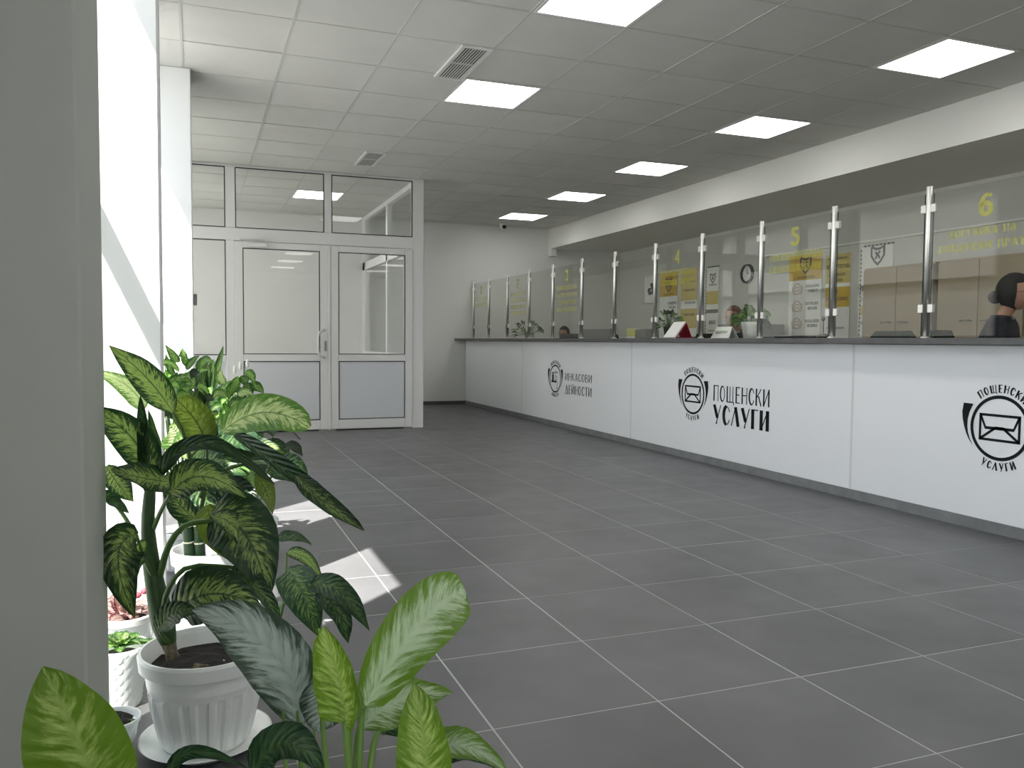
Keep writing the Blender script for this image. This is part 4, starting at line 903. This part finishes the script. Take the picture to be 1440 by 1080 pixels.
ag(AD, [(540, 1030, 1.25), (575, 1020, 1.27), (600, 1040, 1.3)], .05, (520, 1080, 1.2), roll=15)
# silver leaves
lf(Cp, SV, [(424, 1018, 1.45), (400, 940, 1.45), (340, 880, 1.48), (270, 858, 1.52)], .114, roll=12, cup=.25, ab=(.65, 1.0), pet=[root, (440, 1150, 1.25), (424, 1018, 1.45)], petm=PP)
lf(Cp, SV, [(452, 952, 1.38), (456, 985, 1.38), (448, 1028, 1.38)], .085, roll=8, cup=.15, ab=(.35, .5), pet=[root, (462, 1100, 1.3), (452, 952, 1.38)], petm=PP)
lf(Cp, SV, [(425, 940, 1.52), (428, 980, 1.5), (425, 1022, 1.5)], .05, roll=20, cup=.3)
lf(Cp, AD, [(352, 1088, 1.2), (405, 1045, 1.15), (455, 1090, 1.12)], .058, roll=20, cup=.3)
lf(Cp, AD, [(235, 1100, 1.2), (270, 1058, 1.2), (350, 1082, 1.18)], .020, roll=10, cup=.3)
for (x0, x1) in ((398, 395), (418, 408), (440, 425)):
    MB().tube([px(x0+60, 1200, 1.2), px(x0+5, 1100, 1.35), px(x0, 1000, 1.42)], [.004, .0035, .003], 6).build('petiole', PP, Cp, smooth=True)
# bottom-left single bright plant
pe = Vector((px(110, 1300, .95).x, .95, 0))
E1 = thing('aglaonema', 'single broad bright green leaf plant in the bottom left corner before the column', 'potted plant', pe)
potribbed(E1, (pe.x, pe.y, 0), .10, .07, .18, 18)
lf(E1, GG, [(150, 1150, .98), (108, 1040, .95), (60, 938, .95)], .100, roll=14, cup=.3, ab=(.6, .85), wave=.03, pet=[(125, 1330, .95), (150, 1220, .97), (150, 1150, .98)], petm=PP)
lf(E1, AG, [(120, 1180, .93), (150, 1150, .9), (190, 1160, .88)], .07, roll=30, pet=[(125, 1330, .95), (120, 1250, .95), (120, 1180, .93)], petm=PP)
# --- small pots by the window
def smallpot(name, label, x, y_px, Y, rt, rb, h, tex=False, cat='potted plant'):
    c = px(x, y_px, Y); c.z = 0; r = thing(name, label, cat, c)
    if tex:
        def rib(a, z, k, i): return .003*math.sin(a*14+ (i % 2)*math.pi) if 1 < i < 12 else 0
        pr = [(rb, 0), (rb*1.02, .004)]+[(rb+(rt-rb)*j/11, h*j/11) for j in range(1, 11)]+[(rt, h), (rt*.93, h), (rt*.88, h*.85), (.01, h*.84)]
        MB().lathe(pr, c, 56, rib).build('pot', M['pot'], r, smooth=True)
        MB().lathe([(rt*.86, h*.84), (.01, h*.86)], c, 24).build('soil', M['soil'], r)
    else: potribbed(r, c, rt, rb, h, 16)
    return r, c
r, c = smallpot('succulent', 'small succulent in a white textured pot between column and ribbed pot', 170, 1005, 2.42, .072, .050, .165, True)
for k in range(22):
    a = k*2.4; el = .25+.9*(k/22); ln = .07-.02*k/22; d = Vector((math.cos(a)*math.cos(el), math.sin(a)*math.cos(el), math.sin(el))); b = c+Vector((0, 0, .155))
    leaf(r, M['bgl'] if k % 3 else M['diefl'], [b+d*.008, b+d*ln*.6, b+d*ln+Vector((0, 0, -.012))], .030, roll=0, cup=.3, ab=(.6, .4), facing=Vector((0, -.3, 1)), nu=6, nv=4)
for k in range(5):
    b = c+Vector((0, 0, .16)); q = Vector((.03+.02*k, -.03+.012*k, .02-.006*k)); leaf(r, M['bgl'], [b, b+q, b+q*1.9+Vector((0, 0, -.02))], .028, cup=.3, facing=Vector((0, -.3, 1)), nu=6, nv=4)
r, c = smallpot('seedling_pot', 'empty-looking small white bowl pot at the foot of the near column', 160, 1075, 2.14, .062, .04, .085)
for k in range(7):
    b = c+Vector((random.uniform(-.03, .03), random.uniform(-.03, .03), .07)); leaf(r, M['bgl'], [b, b+Vector((.01, .005, .008)), b+Vector((random.uniform(.012, .025), random.uniform(-.02, .02), .004))], .008, facing=Vector((0, 0, 1)), nu=4, nv=2)
r, c = smallpot('pink_leaved_plant', 'pink and cream leaved plant in a white pot in full sun by the window', 178, 920, 2.75, .085, .06, .15)
for k in range(26):
    a = k*2.4; el = .2+1.1*random.random(); ln = random.uniform(.06, .12); d = Vector((math.cos(a)*math.cos(el), math.sin(a)*math.cos(el), math.sin(el))); b = c+Vector((0, 0, .13))
    leaf(r, M['colr'], [b, b+d*ln*.6, b+d*ln+Vector((0, 0, -.02))], .04, cup=.2, facing=Vector((0, -.5, 1)), nu=6, nv=4)
for k in range(5):
    b = c+Vector((random.uniform(-.02, .08), -.02, .20+.02*random.random())); MB().ell(b, (.012, .012, .010), 8, 6).build('blossom', M['pink'], r)
# --- background group near the third column
def bush(name, label, base, cpx, Y, n, spread, ln, wd, mats, h0, potr=.10, facing=None, up=.5):
    c = px(*base, Y); c.z = 0; r = thing(name, label, 'potted plant', c)
    potribbed(r, c, potr, potr*.7, potr*1.7, 16); top = px(*cpx, Y)
    for k in range(n):
        f = random.random(); b0 = c+Vector((0, 0, potr*1.5)); j = Vector((random.gauss(0, spread[0]), random.gauss(0, spread[0]), random.gauss(0, spread[1])))
        p0 = top+j; a = random.random()*6.28; d = Vector((math.cos(a), math.sin(a), random.uniform(-.3, up))).normalized(); l = ln*random.uniform(.7, 1.2)
        leaf(r, random.choice(mats), [p0, p0+d*l*.5+Vector((0, 0, .01)), p0+d*l+Vector((0, 0, -.25*l))], wd*random.uniform(.8, 1.2), roll=random.uniform(-40, 40), facing=Vector((random.uniform(-.5, .5), -.8, .7)), nu=7, nv=4,
             pet=[b0, (b0+p0)/2+Vector((random.uniform(-.02, .02), 0, .03)), p0], petr=.0022)
    return r
bush('flowering_plant', 'small leaved light green plant with white tips before the glazed door', (330, 800), (332, 575), 4.15, 46, (.055, .05), .07, .042, [M['bgl'], M['bgl'], M['diefl'], M['bgd']], .5)
F1 = bpy.data.objects['flowering_plant']
for (x, y) in ((338, 514), (348, 511), (330, 520)): MB().ell(px(x, y, 4.1), (.008, .008, .022), 8, 6).build('blossom', M['white'], F1, smooth=True)
MB().tube([px(335, 570, 4.1), px(343, 540, 4.1), px(343, 515, 4.1)], .003, 6).build('flower_stalk', M['petiole'], F1)
for (a, b, c_) in (((345, 525), (352, 528), (358, 540)), ((340, 528), (345, 535), (350, 532)), ((352, 538), (362, 545), (371, 553)), ((335, 530), (328, 545), (322, 556)), ((343, 540), (350, 548), (350, 560)), ((330, 540), (324, 548), (322, 562)), ((330, 560), (340, 566), (355, 568)), ((310, 570), (318, 580), (320, 600)), ((300, 580), (310, 590), (312, 605))):
    lf(F1, M['bgl'], [(*a, 4.1), (*b, 4.08), (*c_, 4.06)], .05, roll=20, cup=.3)
# spiky plant
c = px(292, 830, 4.75); c.z = 0; r = thing('spider_plant', 'spiky strap leaved plant rising before the third column', 'potted plant', c); potribbed(r, c, .11, .08, .19, 16)
b = (288, 585)
MB().tube([c+Vector((0, 0, .15)), px(288, 640, 4.5), px(288, 580, 4.3)], .008, 8).build('stem', M['stem'], r)
for (mx, my, ex, ey) in ((300, 540, 314, 487), (284, 545, 276, 508), (305, 555, 330, 535), (275, 560, 250, 540), (310, 560, 346, 545), (272, 565, 238, 562), (295, 535, 300, 505), (280, 535, 282, 503), (300, 570, 325, 575), (268, 570, 252, 590), (290, 530, 292, 508), (262, 548, 240, 520)):
    lf(r, M['strap'], [(*b, 4.3), (mx, my, 4.25), (ex, ey, 4.2)], .045, roll=random.uniform(0, 30), cup=.4, ab=(.35, .6), nu=10, nv=4)
r = bush('leafy_shrub', 'loose dark leaved shrub in front of the second and third columns', (255, 830), (256, 548), 3.8, 30, (.05, .06), .10, .040, [M['bgl'], M['bgd'], M['bgl'], M['diefl']], .5)  # paler leaves mixed in, sunlight on the foliage put into the colour
for (a, b_, c_) in (((252, 525), (262, 530), (276, 515)), ((250, 510), (244, 500), (232, 484)), ((256, 505), (258, 500), (256, 490)), ((270, 515), (262, 508), (254, 500)), ((262, 540), (272, 540), (288, 556))):
    lf(r, M['bgl'], [(*a, 4.0), (*b_, 3.98), (*c_, 3.95)], .04, roll=15, cup=.3)
for (a, b_, c_) in (((246, 530), (238, 515), (233, 497)), ((262, 520), (270, 508), (281, 500)), ((240, 540), (236, 530), (232, 518)), ((268, 530), (280, 522), (296, 520)), ((250, 545), (262, 548), (278, 540))):
    lf(r, M['bgl'], [(*a, 3.9), (*b_, 3.88), (*c_, 3.86)], .030, roll=10, cup=.3, pet=[(256, 590, 3.85), (252, 560, 3.88), (*a, 3.9)], petr=.0022)
for (a, b_, c_) in (((318, 560), (308, 552), (300, 560)), ((325, 572), (335, 570), (346, 578)), ((322, 588), (312, 592), (306, 604)), ((335, 556), (345, 552), (356, 556)), ((316, 540), (310, 530), (312, 520)), ((328, 600), (320, 610), (318, 622))):
    lf(F1, M['diefl'], [(*a, 4.05), (*b_, 4.02), (*c_, 4.0)], .045, roll=10, cup=.3, pet=[(330, 620, 4.1), (326, 590, 4.08), (*a, 4.05)], petr=.0022)
r = bush('low_foliage_plant', 'low dark plant filling the gap under the sunlit leaf beyond the canes', (352, 790), (350, 640), 3.75, 30, (.09, .06), .12, .07, [M['bgl'], DG, M['bgd']], .4, potr=.12)
# --- office plants
def officeplant(x, y, X, n, sp, ln, wd, mats, potm, label, ph=.16, z0=None):
    c = pxX(x, y, X); top = Vector(c); base = Vector((c.x, c.y, z0 if z0 is not None else ZT)); r = thing('office_plant', label, 'potted plant', base)
    MB().lathe([(ph*.30, 0), (ph*.42, ph*.8), (ph*.46, ph), (ph*.40, ph), (ph*.36, ph*.85), (.005, ph*.84)], base, 24).build('pot', potm, r, smooth=True)
    for k in range(n):
        a = random.random()*6.28; el = random.uniform(-.1, 1.3); d = Vector((math.cos(a)*math.cos(el), math.sin(a)*math.cos(el), math.sin(el))); b = base+Vector((0, 0, ph)); p0 = b+Vector((d.x*sp[0], d.y*sp[0], d.z*sp[1]))
        l = ln*random.uniform(.7, 1.2)
        leaf(r, random.choice(mats), [p0, p0+d*l*.6, p0+d*l+Vector((0, 0, -.4*l))], wd, roll=random.uniform(-30, 30), cup=.3, facing=Vector((-1, -.6, .5)), nu=6, nv=2, pet=[b, (b+p0)/2, p0], petr=.0018)
officeplant(742, 474, 4.5, 60, (.17, .16), .08, .022, [M['bgd'], M['bgd'], M['bgl']], M['greyb'], 'bushy dark fine leaved plant behind the far steel posts', .09, 1.0)
officeplant(940, 474, 4.30, 50, (.09, .12), .07, .022, [M['bgd'], M['bgl']], M['black'], 'dark leaved plant in a black pot left of the red calendar', .12)
officeplant(1055, 474, 4.55, 22, (.08, .05), .14, .06, [M['bgl'], DG], M['pot'], 'green plant in a white pot below the wall clock', .18, 1.0)
B(4.37, 4.75, 5.9, 6.9, .75, 1.0).build('monitor_shelf', M['desk'], None); o = bpy.data.objects['monitor_shelf']; o['label'] = 'grey riser shelf on the desk carrying the plant in the white pot'; o['category'] = 'shelf'
B(4.37, 4.75, 10.3, 11.6, .75, 1.0).build('desk_riser', M['desk'], None); o = bpy.data.objects['desk_riser']; o['label'] = 'grey riser on the far desk carrying the bushy dark plant'; o['category'] = 'shelf'
